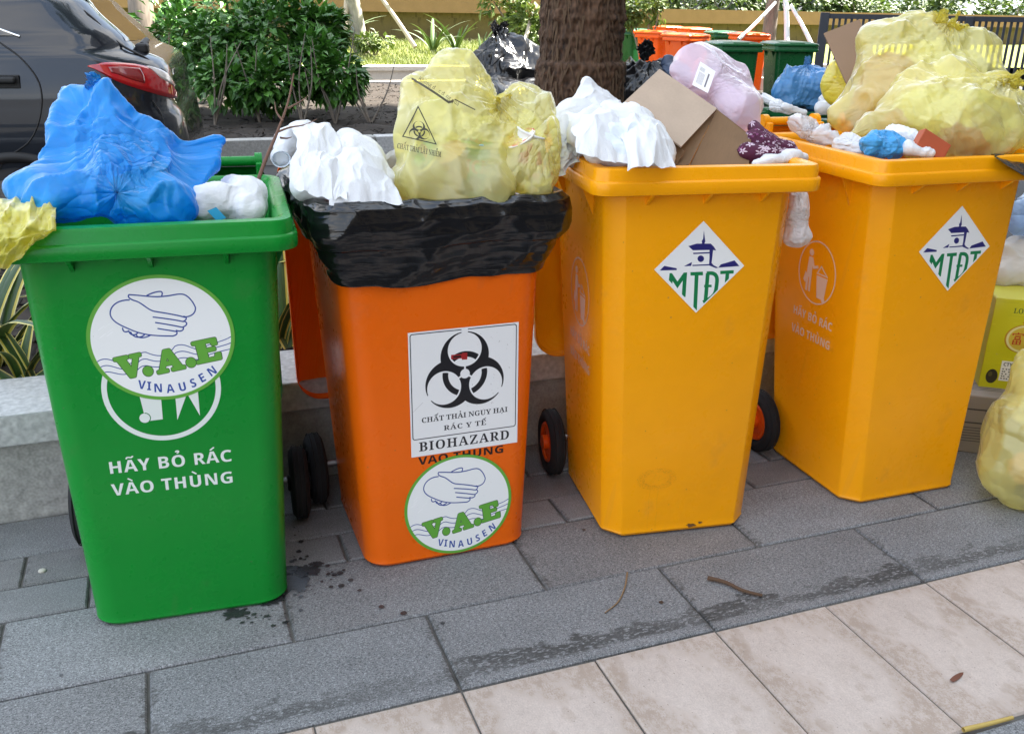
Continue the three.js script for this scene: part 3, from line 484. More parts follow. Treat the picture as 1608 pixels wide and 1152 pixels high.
function soil(name, x0, x1, z0, z1, h, bump, label, chips, seed) {
  const g = grid(90, 50, (u, v, t) => { const x = lerp(x0, x1, u), z = lerp(z0, z1, v); t.set(x, h + bump * (N3(x * 2.2, z * 2.2, seed) + 0.5 * N3(x * 7, z * 7, seed)), z); });
  const uv = g.attributes.uv; for (let i = 0; i < uv.count; i++) uv.setXY(i, uv.getX(i) * (x1 - x0), uv.getY(i) * (z0 - z1));
  structure(mesh(name, g, mSoil));
  const r = rng(seed), bark = new THREE.BoxGeometry(1, 0.18, 0.35), im = new THREE.InstancedMesh(bark, std({ roughness: 0.95, color: RGB(1, 1, 1) }), chips), M4 = new THREE.Matrix4(), q = new THREE.Quaternion();
  for (let i = 0; i < chips; i++) { const x = lerp(x0, x1, r()), z = lerp(z0, z1, r()), s = 0.012 + 0.04 * r() * r(); q.setFromEuler(new THREE.Euler((r() - .5) * 0.9, r() * TAU, (r() - .5) * 0.9)); M4.compose(V(x, h + bump * N3(x * 2.2, z * 2.2, seed) + 0.006, z), q, V(s * (1 + 2 * r()), s, s)); im.setMatrixAt(i, M4); const k = 0.010 + 0.042 * r() * r(); im.setColorAt(i, RGB(k * 1.3, k, k * 0.75)); }
  im.name = numbered('bark_mulch'); im.castShadow = im.receiveShadow = true; scene.add(im); tag(stuff(im), label, 'mulch');
}
soil('soil', -3.2, 2.8, -1.29, -2.95, 0.245, 0.02, 'dark bark mulch in the near planter behind the front bins', 2600, 351);
{ // far planter: kerb, soil
  const w = thing('kerb_wall', 'grey concrete kerb edging the far mulch bed below the shrub', 'kerb');
  for (let i = 0; i < 5; i++) mesh('kerb_stone', uvBox(box(1.99, 0.24, 0.16, -3 + i * 2, 0.085, -7.08 + 0.0, 0.008)), i % 2 ? mCoping : mConcrete, w);
}
soil('mulch_bed', -4.5, 9.2, -7.16, -13.3, 0.16, 0.03, 'dark brown bark mulch of the far bed around the shrub', 9000, 361);
const mPale = std({ roughness: 0.9, map: tile(256, 256, (u, v) => { const k = 0.5 * (1 + 0.12 * fbm(u, v, 5, 371) + 0.15 * fbm(u, v, 40, 375, 2)); return [k, k * 0.92, k * 0.82]; }) });
{
  const w = thing('kerb_wall', 'pale sunlit low wall between the mulch bed and the lawn', 'wall');
  for (let i = 0; i < 8; i++) mesh('coping', uvBox(box(2.99, 0.07, 0.42, -6 + i * 3, 0.34, -14.35, 0.006)), mPale, w);
  mesh('wall', uvBox(box(24, 0.34, 0.3, 4.5, 0.135, -14.34)), mPale, w);
  mesh('footing', uvBox(box(24, 0.22, 0.25, 4.5, 0.09, -13.45)), mPale, w);
}
// ---------------------------------------------------------------- lawn
const mGrassGround = std({ roughness: 1, map: tile(512, 512, (u, v) => { const c = fbm(u, v, 10, 381), f = fbm(u, v, 70, 385, 3), k = 1 + 0.5 * c + 0.6 * f; return [0.15 * k, 0.17 * k, 0.035 * k]; }) });
{
  const g = grid(40, 20, (u, v, t) => { const x = lerp(-14, 34, u), z = lerp(-14.5, -24.2, v); t.set(x, 0.3 + 0.04 * N3(x * 0.5, z * 0.5, 3) + 0.1 * v, z); }); const uv = g.attributes.uv; for (let i = 0; i < uv.count; i++) uv.setXY(i, uv.getX(i) * 24, uv.getY(i) * 5);
  structure(mesh('lawn', g, mGrassGround));
  const r = rng(383), n = 26000, blade = new THREE.BufferGeometry(); blade.setAttribute('position', new THREE.Float32BufferAttribute([-0.5, 0, 0, 0.5, 0, 0, 0.25, 0.6, 0.12, -0.5, 0, 0, 0.25, 0.6, 0.12, -0.25, 0.6, 0.12, -0.25, 0.6, 0.12, 0.25, 0.6, 0.12, 0, 1, 0.45], 3)); blade.setAttribute('uv', new THREE.Float32BufferAttribute(new Float32Array(18), 2)); blade.computeVertexNormals();
  const im = new THREE.InstancedMesh(blade, phys({ color: RGB(1, 1, 1), roughness: 0.7, transmission: 0.35, side: THREE.DoubleSide }), n), M4 = new THREE.Matrix4(), q = new THREE.Quaternion();
  for (let i = 0; i < n; i++) { const x = lerp(1, 12, r()), z = lerp(-14.6, -24, Math.pow(r(), 1.2)), h = 0.06 + 0.14 * r() * r() + 0.05 * Math.max(0, N3(x, z, 1)); q.setFromEuler(new THREE.Euler((r() - .5) * 0.8, r() * TAU, (r() - .5) * 0.8)); M4.compose(V(x, 0.3 + 0.1 * (-14.5 - z) / 9.7 - 0.01, z), q, V(0.012 + 0.012 * r(), h, h)); im.setMatrixAt(i, M4); const k = 0.7 + 0.7 * r(); im.setColorAt(i, RGB(0.16 * k, 0.2 * k, 0.035 * k)); }
  im.name = 'grass'; im.castShadow = im.receiveShadow = true; scene.add(im); tag(stuff(im), 'bright yellow-green sunlit grass on the far lawn', 'grass');
}
// ---------------------------------------------------------------- tan building base and parapet at the back
const mTan = std({ roughness: 0.95, map: tile(512, 256, (u, v) => { const k = 1 + 0.1 * fbm(u, v, 4, 391) + 0.08 * fbm(u, v, 30, 395, 2); return [0.27 * k, 0.165 * k, 0.085 * k]; }) });
const mOlive = std({ roughness: 0.95, map: tile(512, 256, (u, v) => { const k = 1 + 0.2 * fbm(u, v, 5, 401) + 0.12 * fbm(u, v, 40, 405, 2), d = smoothstep(fbm(u, v * 0.3, 9, 409), 0.1, 0.4) * 0.35; return [0.13 * k * (1 - d), 0.10 * k * (1 - d), 0.042 * k * (1 - d)]; }) });
{
  const w = thing('building_base', 'tan painted building wall over a recessed olive plinth behind the lawn', 'building');
  mesh('plinth', uvBox(box(24, 1.2, 0.4, -1.5, 0.55, -24.4)), mOlive, w);
  mesh('wall', uvBox(box(24, 3.2, 0.8, -1.5, 2.73, -24.4)), mTan, w);
  const p = thing('parapet_wall', 'tan parapet wall above an olive plinth behind the back bins', 'wall');
  mesh('plinth', uvBox(box(29.9, 1.2, 0.4, 25.6, 0.35, -24.4)), mOlive, p);
  mesh('parapet', uvBox(box(29.9, 0.38, 0.8, 25.6, 1.14, -24.4)), mTan, p);
}
{ // pale house beyond the parapet
  const h = thing('house', 'pale far house showing above the tan parapet', 'house'); const mw = std({ color: RGB(0.62, 0.6, 0.58), roughness: 0.9 }), mg = phys({ color: RGB(0.05, 0.06, 0.07), roughness: 0.15 });
  mesh('wall', box(22, 6, 8, 24, 3, -44), mw, h); for (let i = 0; i < 5; i++) for (let f = 0; f < 2; f++) { const q = mesh('window', box(1.6, 1.5, 0.08, 0, 0, 0), mg, h); q.position.set(16 + i * 4, 1.7 + f * 2.8, -39.97); }
  mesh('roof', (() => { const s = new THREE.Shape([new THREE.Vector2(-4.6, 0), new THREE.Vector2(4.6, 0), new THREE.Vector2(0, 2)]); return new THREE.ExtrudeGeometry(s, { depth: 23, bevelEnabled: false }).rotateY(Math.PI / 2).translate(12.5, 6, -44); })(), std({ color: RGB(0.25, 0.1, 0.06), roughness: 0.9 }), h);
}

// ---------------------------------------------------------------- foliage
function leaves(n, place, size, seed, tint, droop = 0.5) { // n leaf blades at place(r, t) -> outward direction returned
  const r = rng(seed), pos = new Float32Array(n * 12 * 3), col = new Float32Array(n * 12 * 3), nor = new Float32Array(n * 36), p = V(0, 0, 0), d = V(0, 0, 0), s = V(0, 0, 0), u = V(0, 0, 0), a = [0, 1, 2, 3, 4, 5].map(() => V(0, 0, 0)), c = new THREE.Color(), nn = V(0, 0, 0), e1 = V(0, 0, 0), e2 = V(0, 0, 0);
  const tri = [[0, 1, 2], [0, 2, 3], [1, 4, 2], [2, 4, 3]];
  for (let i = 0; i < n; i++) {
    place(r, p, d); d.x += (r() - .5) * 1.3; d.y += (r() - .5) * 1.1 - droop * 0.3; d.z += (r() - .5) * 1.3; d.normalize();
    const L = size * (0.55 + 0.9 * r()), w = L * (0.24 + 0.08 * r()); u.set((r() - .5) * 0.9, 1, (r() - .5) * 0.9); s.crossVectors(d, u).normalize(); u.crossVectors(s, d).normalize();
    a[0].copy(p); a[1].copy(p).addScaledVector(d, L * 0.45).addScaledVector(s, w).addScaledVector(u, w * 0.3); a[2].copy(p).addScaledVector(d, L * 0.5).addScaledVector(u, -w * 0.1); a[3].copy(p).addScaledVector(d, L * 0.45).addScaledVector(s, -w).addScaledVector(u, w * 0.3); a[4].copy(p).addScaledVector(d, L).addScaledVector(u, -L * 0.22 * droop);
    tint(r, c, p);
    tri.forEach((t, k) => { e1.subVectors(a[t[1]], a[t[0]]); e2.subVectors(a[t[2]], a[t[0]]); nn.crossVectors(e1, e2).normalize(); for (let q = 0; q < 3; q++) { const o = (i * 12 + k * 3 + q) * 3, b = a[t[q]]; pos[o] = b.x; pos[o + 1] = b.y; pos[o + 2] = b.z; col[o] = c.r; col[o + 1] = c.g; col[o + 2] = c.b; nor[o] = nn.x; nor[o + 1] = nn.y; nor[o + 2] = nn.z; } });
  }
  const g = new THREE.BufferGeometry(); g.setAttribute('position', new THREE.BufferAttribute(pos, 3)); g.setAttribute('normal', new THREE.BufferAttribute(nor, 3)); g.setAttribute('color', new THREE.BufferAttribute(col, 3)); return g;
}
const mLeaf = phys({ vertexColors: true, roughness: 0.42, transmission: 0.3, side: THREE.DoubleSide, color: RGB(1, 1, 1) });
const mMatteLeaf = phys({ vertexColors: true, roughness: 0.65, transmission: 0.4, side: THREE.DoubleSide, color: RGB(1, 1, 1) });
// points through a union of ellipsoids [x, y, z, rx, ry, rz], denser near their skins, clumped
const inBlobs = (B, clump = 0) => (r, p, d) => {
  for (let tries = 0; ; tries++) {
    const b = B[Math.floor(r() * B.length)], a = r() * TAU, y = r() * 2 - 1, q = Math.sqrt(1 - y * y), R = Math.pow(r(), 0.3);
    p.set(b[0] + Math.cos(a) * q * R * b[3], b[1] + y * R * b[4], b[2] + Math.sin(a) * q * R * b[5]);
    if (clump && tries < 12 && N3(p.x * clump, p.y * clump, p.z * clump) < -0.08) continue;
    d.set(Math.cos(a) * q, y, Math.sin(a) * q).multiplyScalar(0.9); return;
  }
};
const greens = (dark, light) => (r, c) => { const t = r(); c.setRGB(lerp(dark[0], light[0], t), lerp(dark[1], light[1], t), lerp(dark[2], light[2], t)); };
const mBark = std({ roughness: 0.95, map: tile(256, 512, (u, v) => { const k = 0.16 * (1 + 0.6 * fbm(u, v, 6, 411) + 0.5 * fbm(u, v, 30, 415, 2)); return [k * 1.2, k, k * 0.8]; }) }), mPaleBark = std({ roughness: 0.9, map: tile(256, 512, (u, v) => { const k = 0.3 * (1 + 0.5 * fbm(u, v, 6, 421) + 0.5 * fbm(u, v, 24, 425, 2)); return [k * 1.08, k, k * 0.86]; }) });
{ // the glossy shrub on the mulch bed
  const q = (px, py, D, rx, ry, rz) => { const c = at(px, py, D); return [c.x, c.y, c.z, rx, ry, rz]; };
  const B = [q(345, 85, 10, 0.5, 0.42, 0.45), q(300, 70, 10.3, 0.45, 0.45, 0.45), q(415, 75, 9.9, 0.5, 0.46, 0.45), q(470, 60, 10.2, 0.48, 0.42, 0.4), q(480, 100, 9.8, 0.42, 0.32, 0.4), q(525, 120, 9.7, 0.3, 0.24, 0.3), q(420, 130, 9.5, 0.35, 0.25, 0.35), q(370, 130, 9.5, 0.4, 0.25, 0.35), q(265, 60, 10.4, 0.4, 0.4, 0.4), q(430, 35, 10.1, 0.38, 0.3, 0.35), q(360, 45, 10.2, 0.4, 0.35, 0.35), q(505, 50, 10.3, 0.3, 0.25, 0.3), q(340, 20, 11, 0.6, 0.35, 0.4)];
  const s = thing('shrub', 'glossy green leafy shrub growing in the mulch behind the car', 'shrub', [0, 0, 0]);
  mesh('foliage', leaves(7600, inBlobs(B, 2.6), 0.115, 431, greens([0.022, 0.085, 0.010], [0.11, 0.30, 0.035]), 0.7), mLeaf, s); stuff(s.children[0]);
  const r = rng(433), st = []; const base = [-0.1, 0.35, 0.8, 1.2, 1.55, 1.9].map((x) => V(x + 0.35, 0.14, -8.6 + (r() - .5) * 0.5));
  for (const b of base) for (let k = 0; k < 4; k++) { const e = b.clone().add(V((r() - .5) * 0.7, 0.55 + 0.4 * r(), (r() - .5) * 0.5)), m = b.clone().lerp(e, 0.5).add(V((r() - .5) * 0.12, 0.02, (r() - .5) * 0.1)); st.push(tube([b, m, e], 0.012, 0.004, 5)); }
  mesh('stems', merge(st), mBark, s);
}
function clumpTree(name, label, category, trunkPts, r0, r1, B, n, size, seed, tint, bark, group) {
  const t = thing(name, label, category, [0, 0, 0], 0, group); mesh('trunk', tube(trunkPts, r0, r1, 10, 16), bark, t);
  if (n) { const st = []; const r = rng(seed + 5), top = trunkPts.at(-1); for (const b of B) { const e = V(b[0], b[1], b[2]); st.push(tube([top.clone().lerp(trunkPts.at(-2), r() * 0.6), top.clone().lerp(e, 0.5).add(V(0, -0.1 * r(), 0)), e], r1 * 0.6, r1 * 0.15, 6)); } mesh('branches', merge(st), bark, t); const f = mesh('crown', leaves(n, inBlobs(B, 1.3), size, seed, tint, 0.6), mMatteLeaf, t); stuff(f); }
  return t;
}
{
  const bright = greens([0.05, 0.11, 0.012], [0.16, 0.24, 0.03]), r = rng(441);
  const crown = (c, R, n) => Array.from({ length: n }, () => [c.x + (r() - .5) * R * 1.7, c.y + (r() - .5) * R * 0.9, c.z + (r() - .5) * R * 1.7, R * (0.35 + 0.3 * r()), R * (0.25 + 0.2 * r()), R * (0.35 + 0.3 * r())]);
  const trunkAt = (px, py, D, top, lean = 0) => { const b = at(px, py, D); b.y = Math.min(b.y, 0.45) - 0.1; return [b, b.clone().add(V(lean * 0.3, 0.9, 0)), b.clone().add(V(lean * 0.8, 2, 0.1)), b.clone().add(V(lean, top, 0))]; };
  let t = trunkAt(568, 76, 19, 3.4, -0.45); clumpTree('young_tree', 'young tree with pale mottled trunk on the lawn, left of the slanting pole', 'tree', t, 0.17, 0.09, crown(t[3].clone().add(V(0, 0.9, 0)), 1.9, 7), 2600, 0.16, 443, bright, mPaleBark);
  t = trunkAt(1208, 64, 17, 3.2, -0.05); clumpTree('young_tree', 'young tree propped by white stakes behind the far green bins', 'tree', t, 0.14, 0.09, crown(t[3].clone().add(V(0, 0.9, 0)), 1.7, 7), 2200, 0.15, 445, bright, mBark);
  t = [V(at(222, 40, 12).x, 0.1, at(222, 40, 12).z), at(222, 30, 12), at(216, -60, 12), at(200, -300, 12)]; clumpTree('tree', 'dark brown tree trunk behind the car and the shrub', 'tree', t, 0.17, 0.12, crown(t[3].clone().add(V(0, 1, 0)), 2.0, 8), 3200, 0.16, 447, greens([0.02, 0.06, 0.01], [0.07, 0.14, 0.02]), mBark);
  // stakes and poles
  const mStake = std({ color: RGB(0.5, 0.42, 0.34), roughness: 0.8 }), mWhite = std({ color: RGB(0.68, 0.68, 0.68), roughness: 0.6 });
  const stake = (label, a, b, rad, m = mStake) => tag(mesh('stake', tube([a, a.clone().lerp(b, 0.5).add(V(0.01, 0, 0.01)), b], rad, rad * 0.85, 8), m), label, 'stake', undefined);
  stake('thin white upright stake left of the mottled young tree', at(540, 64, 18.6), at(546, -60, 18.6), 0.055);
  stake('long slanting brown pole leaning above the lawn', at(652, 74, 18), at(588, -18, 18), 0.045);
  stake('pale prop leaning left to right against the staked tree behind the bins', at(1160, 62, 16), at(1218, 4, 16.6), 0.034, mWhite);
  stake('white upright prop right beside the staked tree trunk', at(1236, 66, 16.4), at(1232, -20, 16.6), 0.05, mWhite);
  stake('crooked pale prop right of the staked tree, bending down to the fence', at(1276, 72, 16), at(1242, 8, 16.4), 0.036, mWhite);
  stake('short pale stake under the bright bush by the palm', at(823, 66, 15.5), at(832, 34, 15.7), 0.04);
  stake('thin white pole rising behind the shrub', at(286, 36, 14), at(286, -80, 14), 0.045, mWhite);
  stake('thin reddish stem rising left of the white stake', at(508, 30, 18), at(510, -40, 18), 0.03);
  const q = (px, py, D, rx, ry, rz) => { const c = at(px, py, D); return [c.x, c.y, c.z, rx, ry, rz]; };
  const lime = greens([0.07, 0.13, 0.014], [0.20, 0.28, 0.04]);
  const bush = (label, B, n, size, seed, foot) => { const b = thing('bush', label, 'bush'); stuff(mesh('foliage', leaves(n, inBlobs(B, 2), size, seed, lime, 0.5), mMatteLeaf, b)); mesh('stems', merge(B.map((e) => tube([V(foot.x, 0.3, foot.z), V((foot.x + e[0]) / 2 + 0.05, (0.3 + e[1]) / 2, (foot.z + e[2]) / 2), V(e[0], e[1], e[2])], 0.03, 0.01, 5))), mBark, b); return b; };
  bush('sunlit yellow-green bush left of the palm trunk', [q(800, 8, 16, 0.5, 0.3, 0.4), q(835, 20, 16, 0.35, 0.3, 0.4), q(775, 2, 16, 0.3, 0.25, 0.3), q(840, 60, 15.8, 0.25, 0.28, 0.3), q(830, 40, 15.8, 0.3, 0.3, 0.3)], 1500, 0.13, 451, at(835, 80, 16));
  bush('sunlit yellow-green bush right of the palm trunk', [q(990, 14, 17, 0.28, 0.2, 0.3), q(1020, 4, 17, 0.3, 0.28, 0.3), q(1034, 22, 17, 0.2, 0.15, 0.2), q(985, 28, 17, 0.2, 0.12, 0.2)], 900, 0.12, 453, at(1010, 60, 17));
  bush('low sunlit bush at the foot of the mottled young tree', [q(592, 62, 18.6, 0.3, 0.16, 0.25), q(575, 66, 18.4, 0.25, 0.12, 0.2), q(525, 52, 18.4, 0.25, 0.2, 0.2)], 420, 0.12, 455, at(588, 74, 18.6));
  // hedge beyond the fence
  const H = []; for (let i = 0; i < 44; i++) { const x = 14 + (i % 26) * 0.9 + r(); H.push([x, 1.2 + 0.5 * r(), -27 - 2 * r(), 1.1, 0.8 + 0.5 * r(), 1]); }
  const hg = thing('hedge', 'bright leafy hedge beyond the dark fence and parapet', 'hedge'); stuff(mesh('foliage', leaves(15000, inBlobs(H, 0.9), 0.26, 457, greens([0.03, 0.075, 0.01], [0.15, 0.23, 0.03]), 0.5), mMatteLeaf, hg)); mesh('stems', merge(H.filter((_, i) => i % 3 == 0).map((e) => tube([V(e[0], 0, e[2]), V(e[0] + .1, 0.8, e[2]), V(e[0], 1.6, e[2])], 0.05, 0.02, 6))), mBark, hg);
}
// strappy leaved plants: each leaf its own strip
function blade(len, w, bend, fold, seg = 10) {
  return grid(4, seg, (u, v, t) => { const ww = w * Math.pow(Math.sin(Math.PI * Math.pow(clamp(v * 0.86 + 0.1, 0, 1), 0.8)), 0.6) * (v > 0.985 ? 0.1 : 1), a = bend * v, x = (u - 0.5) * ww; t.set(x, len * v * Math.cos(a * 0.75), len * v * Math.sin(a) * 0.9 + Math.abs(u - 0.5) * ww * fold); });
}
const texBlade = ctex(64, 256, (c) => { c.fillStyle = '#2d4a1e'; c.fillRect(0, 0, 64, 256); const r = rng(9); for (let i = 0; i < 60; i++) { c.fillStyle = `rgba(${60 + 60 * r()},${100 + 40 * r()},40,0.35)`; c.fillRect(10 + r() * 44, r() * 256, 2, 60 * r()); } c.fillStyle = '#c9b64a'; c.fillRect(0, 0, 11, 256); c.fillRect(53, 0, 11, 256); c.fillStyle = '#d8cf8a'; c.fillRect(0, 0, 4, 256); c.fillRect(60, 0, 4, 256); });
const mBlade = phys({ map: texBlade, roughness: 0.5, transmission: 0.15, side: THREE.DoubleSide }), mGreenBlade = phys({ color: RGB(0.09, 0.16, 0.03), roughness: 0.55, transmission: 0.3, side: THREE.DoubleSide });
function strappy(label, x, y, z, n, len, w, seed, mat, spread = 0.5, group) {
  const p = thing('strappy_plant', label, 'plant', [x, y, z], 0, group), r = rng(seed), gs = [0, 1, 2].map((k) => blade(len * (0.75 + 0.25 * k), w, 0.25 + 0.35 * k, 0.35));
  for (let i = 0; i < n; i++) { const m = mesh('leaf', gs[Math.floor(r() * 3)], mat, p); m.rotation.set(spread * (0.15 + 0.85 * r()), r() * TAU, 0, 'YXZ'); m.position.set((r() - .5) * 0.05, 0, (r() - .5) * 0.05); const s = 0.7 + 0.5 * r(); m.scale.set(s, s, s); }
  return p;
}
strappy('variegated sword-leaved plant at the left edge, beside the green bin', -0.42, 0.24, -1.62, 16, 0.62, 0.05, 461, mBlade, 0.75);
strappy('variegated plant drooping over the coping left of the green bin', -0.30, 0.25, -1.42, 9, 0.34, 0.04, 463, mBlade, 1.2);
strappy('variegated plant in the gap between the green and orange bins', 0.46, 0.24, -1.55, 14, 0.55, 0.045, 465, mBlade, 0.6);
strappy('variegated plant behind the green bin', 0.12, 0.24, -1.75, 10, 0.55, 0.045, 467, mBlade, 0.7);
strappy('variegated plant behind the gap between the orange and yellow bins', 1.30, 0.24, -1.6, 12, 0.5, 0.045, 469, mBlade, 0.6);
strappy('tall green sword-leaved plant against the olive plinth, right of the pole', at(680, 66, 20).x, 0.32, at(680, 66, 20).z, 18, 0.75, 0.07, 471, mGreenBlade, 0.35);
strappy('tall green sword-leaved plant in the middle of the olive plinth', at(715, 66, 20).x, 0.32, at(715, 66, 20).z, 12, 0.8, 0.07, 473, mGreenBlade, 0.35);
strappy('lone upright sword-leaved plant left of the sunlit bush', at(756, 66, 20).x, 0.32, at(756, 66, 20).z, 5, 0.6, 0.06, 475, mGreenBlade, 0.2);
strappy('sword-leaved plant around the white stake on the lawn', at(530, 60, 18.7).x, 0.3, at(530, 60, 18.7).z, 14, 0.95, 0.07, 477, mGreenBlade, 0.4);

// ---------------------------------------------------------------- palm
{
  const c = at(912, 90, 4.3), p = thing('palm_tree', 'thick palm trunk with fibrous dark bark standing behind the bins', 'palm', [c.x, 0, c.z]);
  const map = tile(512, 1024, (u, v) => { const f = fbm(u, v, 40, 481, 3), s = tnoise(u, v, 9, 485), k = 0.046 * (1 + 0.7 * f + 0.4 * s + 0.6 * tnoise(u * 1, v, 120, 488)); return [k * 1.7, k * 0.95, k * 0.55]; });
  map.repeat.set(1, 2);
  const mPalm = std({ map, roughness: 0.95 });
  const R = (y) => 0.182 + 0.012 * Math.sin(y * 1.3) - 0.02 * smoothstep(y, 1.1, 0.75) + 0.004 * y;
  // ringed stem below, and the scarred old leaf bases with hanging fibre above
  mesh('trunk', grid(160, 420, (u, v, t) => { const y = 0.15 + v * 5.2, a = u * TAU; const ring = Math.abs(((y * 26 + 0.5 * N3(Math.cos(a) * 1.3, Math.sin(a) * 1.3, y * 2)) % 1) - 0.5) * 2; const rough = 0.010 * N3(Math.cos(a) * 9, Math.sin(a) * 9, y * 16) + 0.006 * N3(Math.cos(a) * 22, Math.sin(a) * 22, y * 9) + 0.009 * ring; const up = smoothstep(y, 1.12, 1.26), row = y * 11, k = Math.floor(row), sc = Math.abs((((u * 13 + (k % 2) * 0.5) % 1) + 1) % 1 - 0.5) * 2, boots = 0.02 * (1 - sc) * (1 - (row - k)); const r = R(y) + rough + up * boots; t.set(Math.cos(a) * r, y, Math.sin(a) * r); }, true), mPalm, p);
  const r = rng(491), fib = []; for (let i = 0; i < 520; i++) { const y = 1.0 + 0.75 * r() - 0.2 * r(), a = r() * TAU, q = R(y) + 0.012, l = 0.04 + 0.09 * r(); const A = V(Math.cos(a) * q, y, Math.sin(a) * q), a2 = a + (r() - .5) * 0.25, B = V(Math.cos(a2) * (q + 0.012 * r()), y - l, Math.sin(a2) * (q + 0.012 * r())), w = V(-Math.sin(a), 0, Math.cos(a)).multiplyScalar(0.0035 + 0.004 * r()); const g = new THREE.BufferGeometry(); const P = [A.clone().sub(w), A.clone().add(w), B]; g.setAttribute('position', new THREE.Float32BufferAttribute(P.flatMap((v) => [v.x, v.y, v.z]), 3)); g.setAttribute('uv', new THREE.Float32BufferAttribute([0, 0, 0, 0, 0, 0], 2)); g.computeVertexNormals(); fib.push(g); }
  stuff(mesh('fibre', merge(fib), std({ color: RGB(0.10, 0.062, 0.035), roughness: 1, side: THREE.DoubleSide }), p));
  const lf = [], sp = (v) => V(0, 0.95 * Math.sin(v * 2.1), 2.5 * v * (1 - 0.12 * v)); lf.push(tube([0, 0.25, 0.5, 0.75, 1].map(sp), 0.022, 0.006, 5, 20));
  for (let i = 3; i < 60; i++) for (const sd of [-1, 1]) { const v = i / 60, q = sp(v), L = 0.5 * Math.sin(Math.PI * (0.12 + 0.82 * v)), e = q.clone().add(V(sd * L * 0.85, -0.06 - 0.12 * r(), L * 0.55)), w = 0.016; const g = new THREE.BufferGeometry(), P = [q.clone().add(V(0, 0, -w)), q.clone().add(V(0, 0, w)), e]; g.setAttribute('position', new THREE.Float32BufferAttribute(P.flatMap((c2) => [c2.x, c2.y, c2.z]), 3)); g.setAttribute('uv', new THREE.Float32BufferAttribute([0, 0, 0, 0, 0, 0], 2)); g.computeVertexNormals(); lf.push(g); }
  const fr = merge(lf);
  for (let i = 0; i < 30; i++) { const f = mesh('frond', fr, mGreenBlade, p); f.position.y = 5.3; f.rotation.set(-0.7 + 0.9 * r(), i * 2.4, 0, 'YXZ'); }
}
// ---------------------------------------------------------------- dark steel fence
{
  const a = at(1296, 24, 14), b = at(1760, 34, 13.2), dir = b.clone().sub(a); dir.y = 0; const len = dir.length(); dir.normalize();
  const f = thing('fence', 'dark grey steel bar fence at the back right', 'fence', [a.x, 0, a.z], Math.atan2(-dir.z, dir.x)), m = std({ color: RGB(0.045, 0.05, 0.062), roughness: 0.5, metalness: 0.3 });
  mesh('post', box(0.13, 1.32, 0.1, 0, 0.66, 0, 0.008), m, f); mesh('top_rail', box(len, 0.07, 0.06, len / 2 + 0.06, 1.27, 0), m, f); mesh('bottom_rail', box(len, 0.06, 0.05, len / 2 + 0.06, 0.1, 0), m, f);
  const bar = new THREE.BoxGeometry(0.035, 1.12, 0.02); const n = Math.floor(len / 0.085); for (let i = 1; i < n; i++) { const q = mesh('bar', bar, m, f); q.position.set(i * 0.085 + 0.05, 0.685, 0); }
  mesh('post', box(0.1, 1.3, 0.1, len / 2, 0.65, 0.07, 0.008), m, f);
}
// ---------------------------------------------------------------- bicycle on the parapet's far side
{
  const c = at(1112, 0, 26), b = thing('bicycle', 'bicycle standing above the tan parapet, only its wheels in view', 'bicycle', [c.x, 1.33, c.z], 0.1), mt = std({ color: RGB(0.03, 0.03, 0.035), roughness: 0.6 }), mf = std({ color: RGB(0.5, 0.5, 0.52), roughness: 0.3, metalness: 0.6 });
  for (const x of [-0.53, 0.53]) { const w = mesh('wheel', merge([new THREE.TorusGeometry(0.33, 0.022, 8, 48)]), mt, b); w.position.set(x, 0.35, 0); mesh('spokes', merge(Array.from({ length: 14 }, (_, i) => cyl(V(0, 0, 0), V(Math.cos(i / 14 * TAU) * 0.32, Math.sin(i / 14 * TAU) * 0.32, 0), 0.003, 0.003, 4))), mf, w); }
  mesh('frame', merge([[-0.53, .35, -0.05, .32], [-0.05, .32, -.2, .85], [-.2, .85, -.53, .35], [-.05, .32, .36, .78], [-.2, .78, .36, .82], [.36, .85, .53, .35]].map((q) => cyl(V(q[0], q[1], 0), V(q[2], q[3], 0), 0.017, 0.017, 8))), mf, b);
  mesh('saddle', box(0.24, 0.05, 0.13, -0.21, 0.9, 0, 0.02), mt, b); mesh('handlebar', cyl(V(0.36, 0.98, -0.25), V(0.36, 0.98, 0.25), 0.014), mf, b);
}
// ---------------------------------------------------------------- bins parked at the back
{
  const place = (px, py, h) => { const p = onY(px, py, h); return [p.x, 0, p.z]; };
  const mOrangeLid = mRedOrange;
  const protoG = makeBin('A', mDarkGreen, 'wheelie_bin', 'right of the two dark green closed wheelie bins in the back group', { pos: place(1252, 79, 0.87), turn: -0.25, open: false, group: 'closed wheelie bins at the back' });
  const protoO = makeBin('A', mRedOrange, 'wheelie_bin', 'orange closed wheelie bin of the back group nearest the palm', { pos: place(974, 50, 0.87), turn: -0.2, open: false, group: 'closed wheelie bins at the back' });
  const again = (p, px, py, turn, label) => { const c = p.clone(); c.name = numbered('wheelie_bin'); c.userData = { ...p.userData, label }; scene.add(c); c.position.set(...place(px, py, 0.87)); c.rotation.y = turn; return c; };
  again(protoG, 1164, 79, -0.2, 'left of the two dark green closed wheelie bins in the back group');
  again(protoO, 1098, 63, 0.35, 'orange closed wheelie bin left of the two dark green closed ones');
  again(protoO, 1050, 58, 0.4, 'orange closed wheelie bin between a green bin and another orange bin at the back');
  again(protoG, 1008, 54, 0.35, 'green closed wheelie bin between two orange ones at the back');
  again(protoO, 1186, 61, -0.2, 'closed wheelie bin with red-orange lid behind the two dark green ones');
  again(protoG, 1145, 58, -0.2, 'green closed wheelie bin behind the orange ones, only its lid in view');
  again(protoO, 1100, 51, -0.1, 'orange closed wheelie bin in the rear row, right of the middle');
  again(protoO, 1060, 48, 0, 'orange closed wheelie bin in the rear row, left of the middle');
}

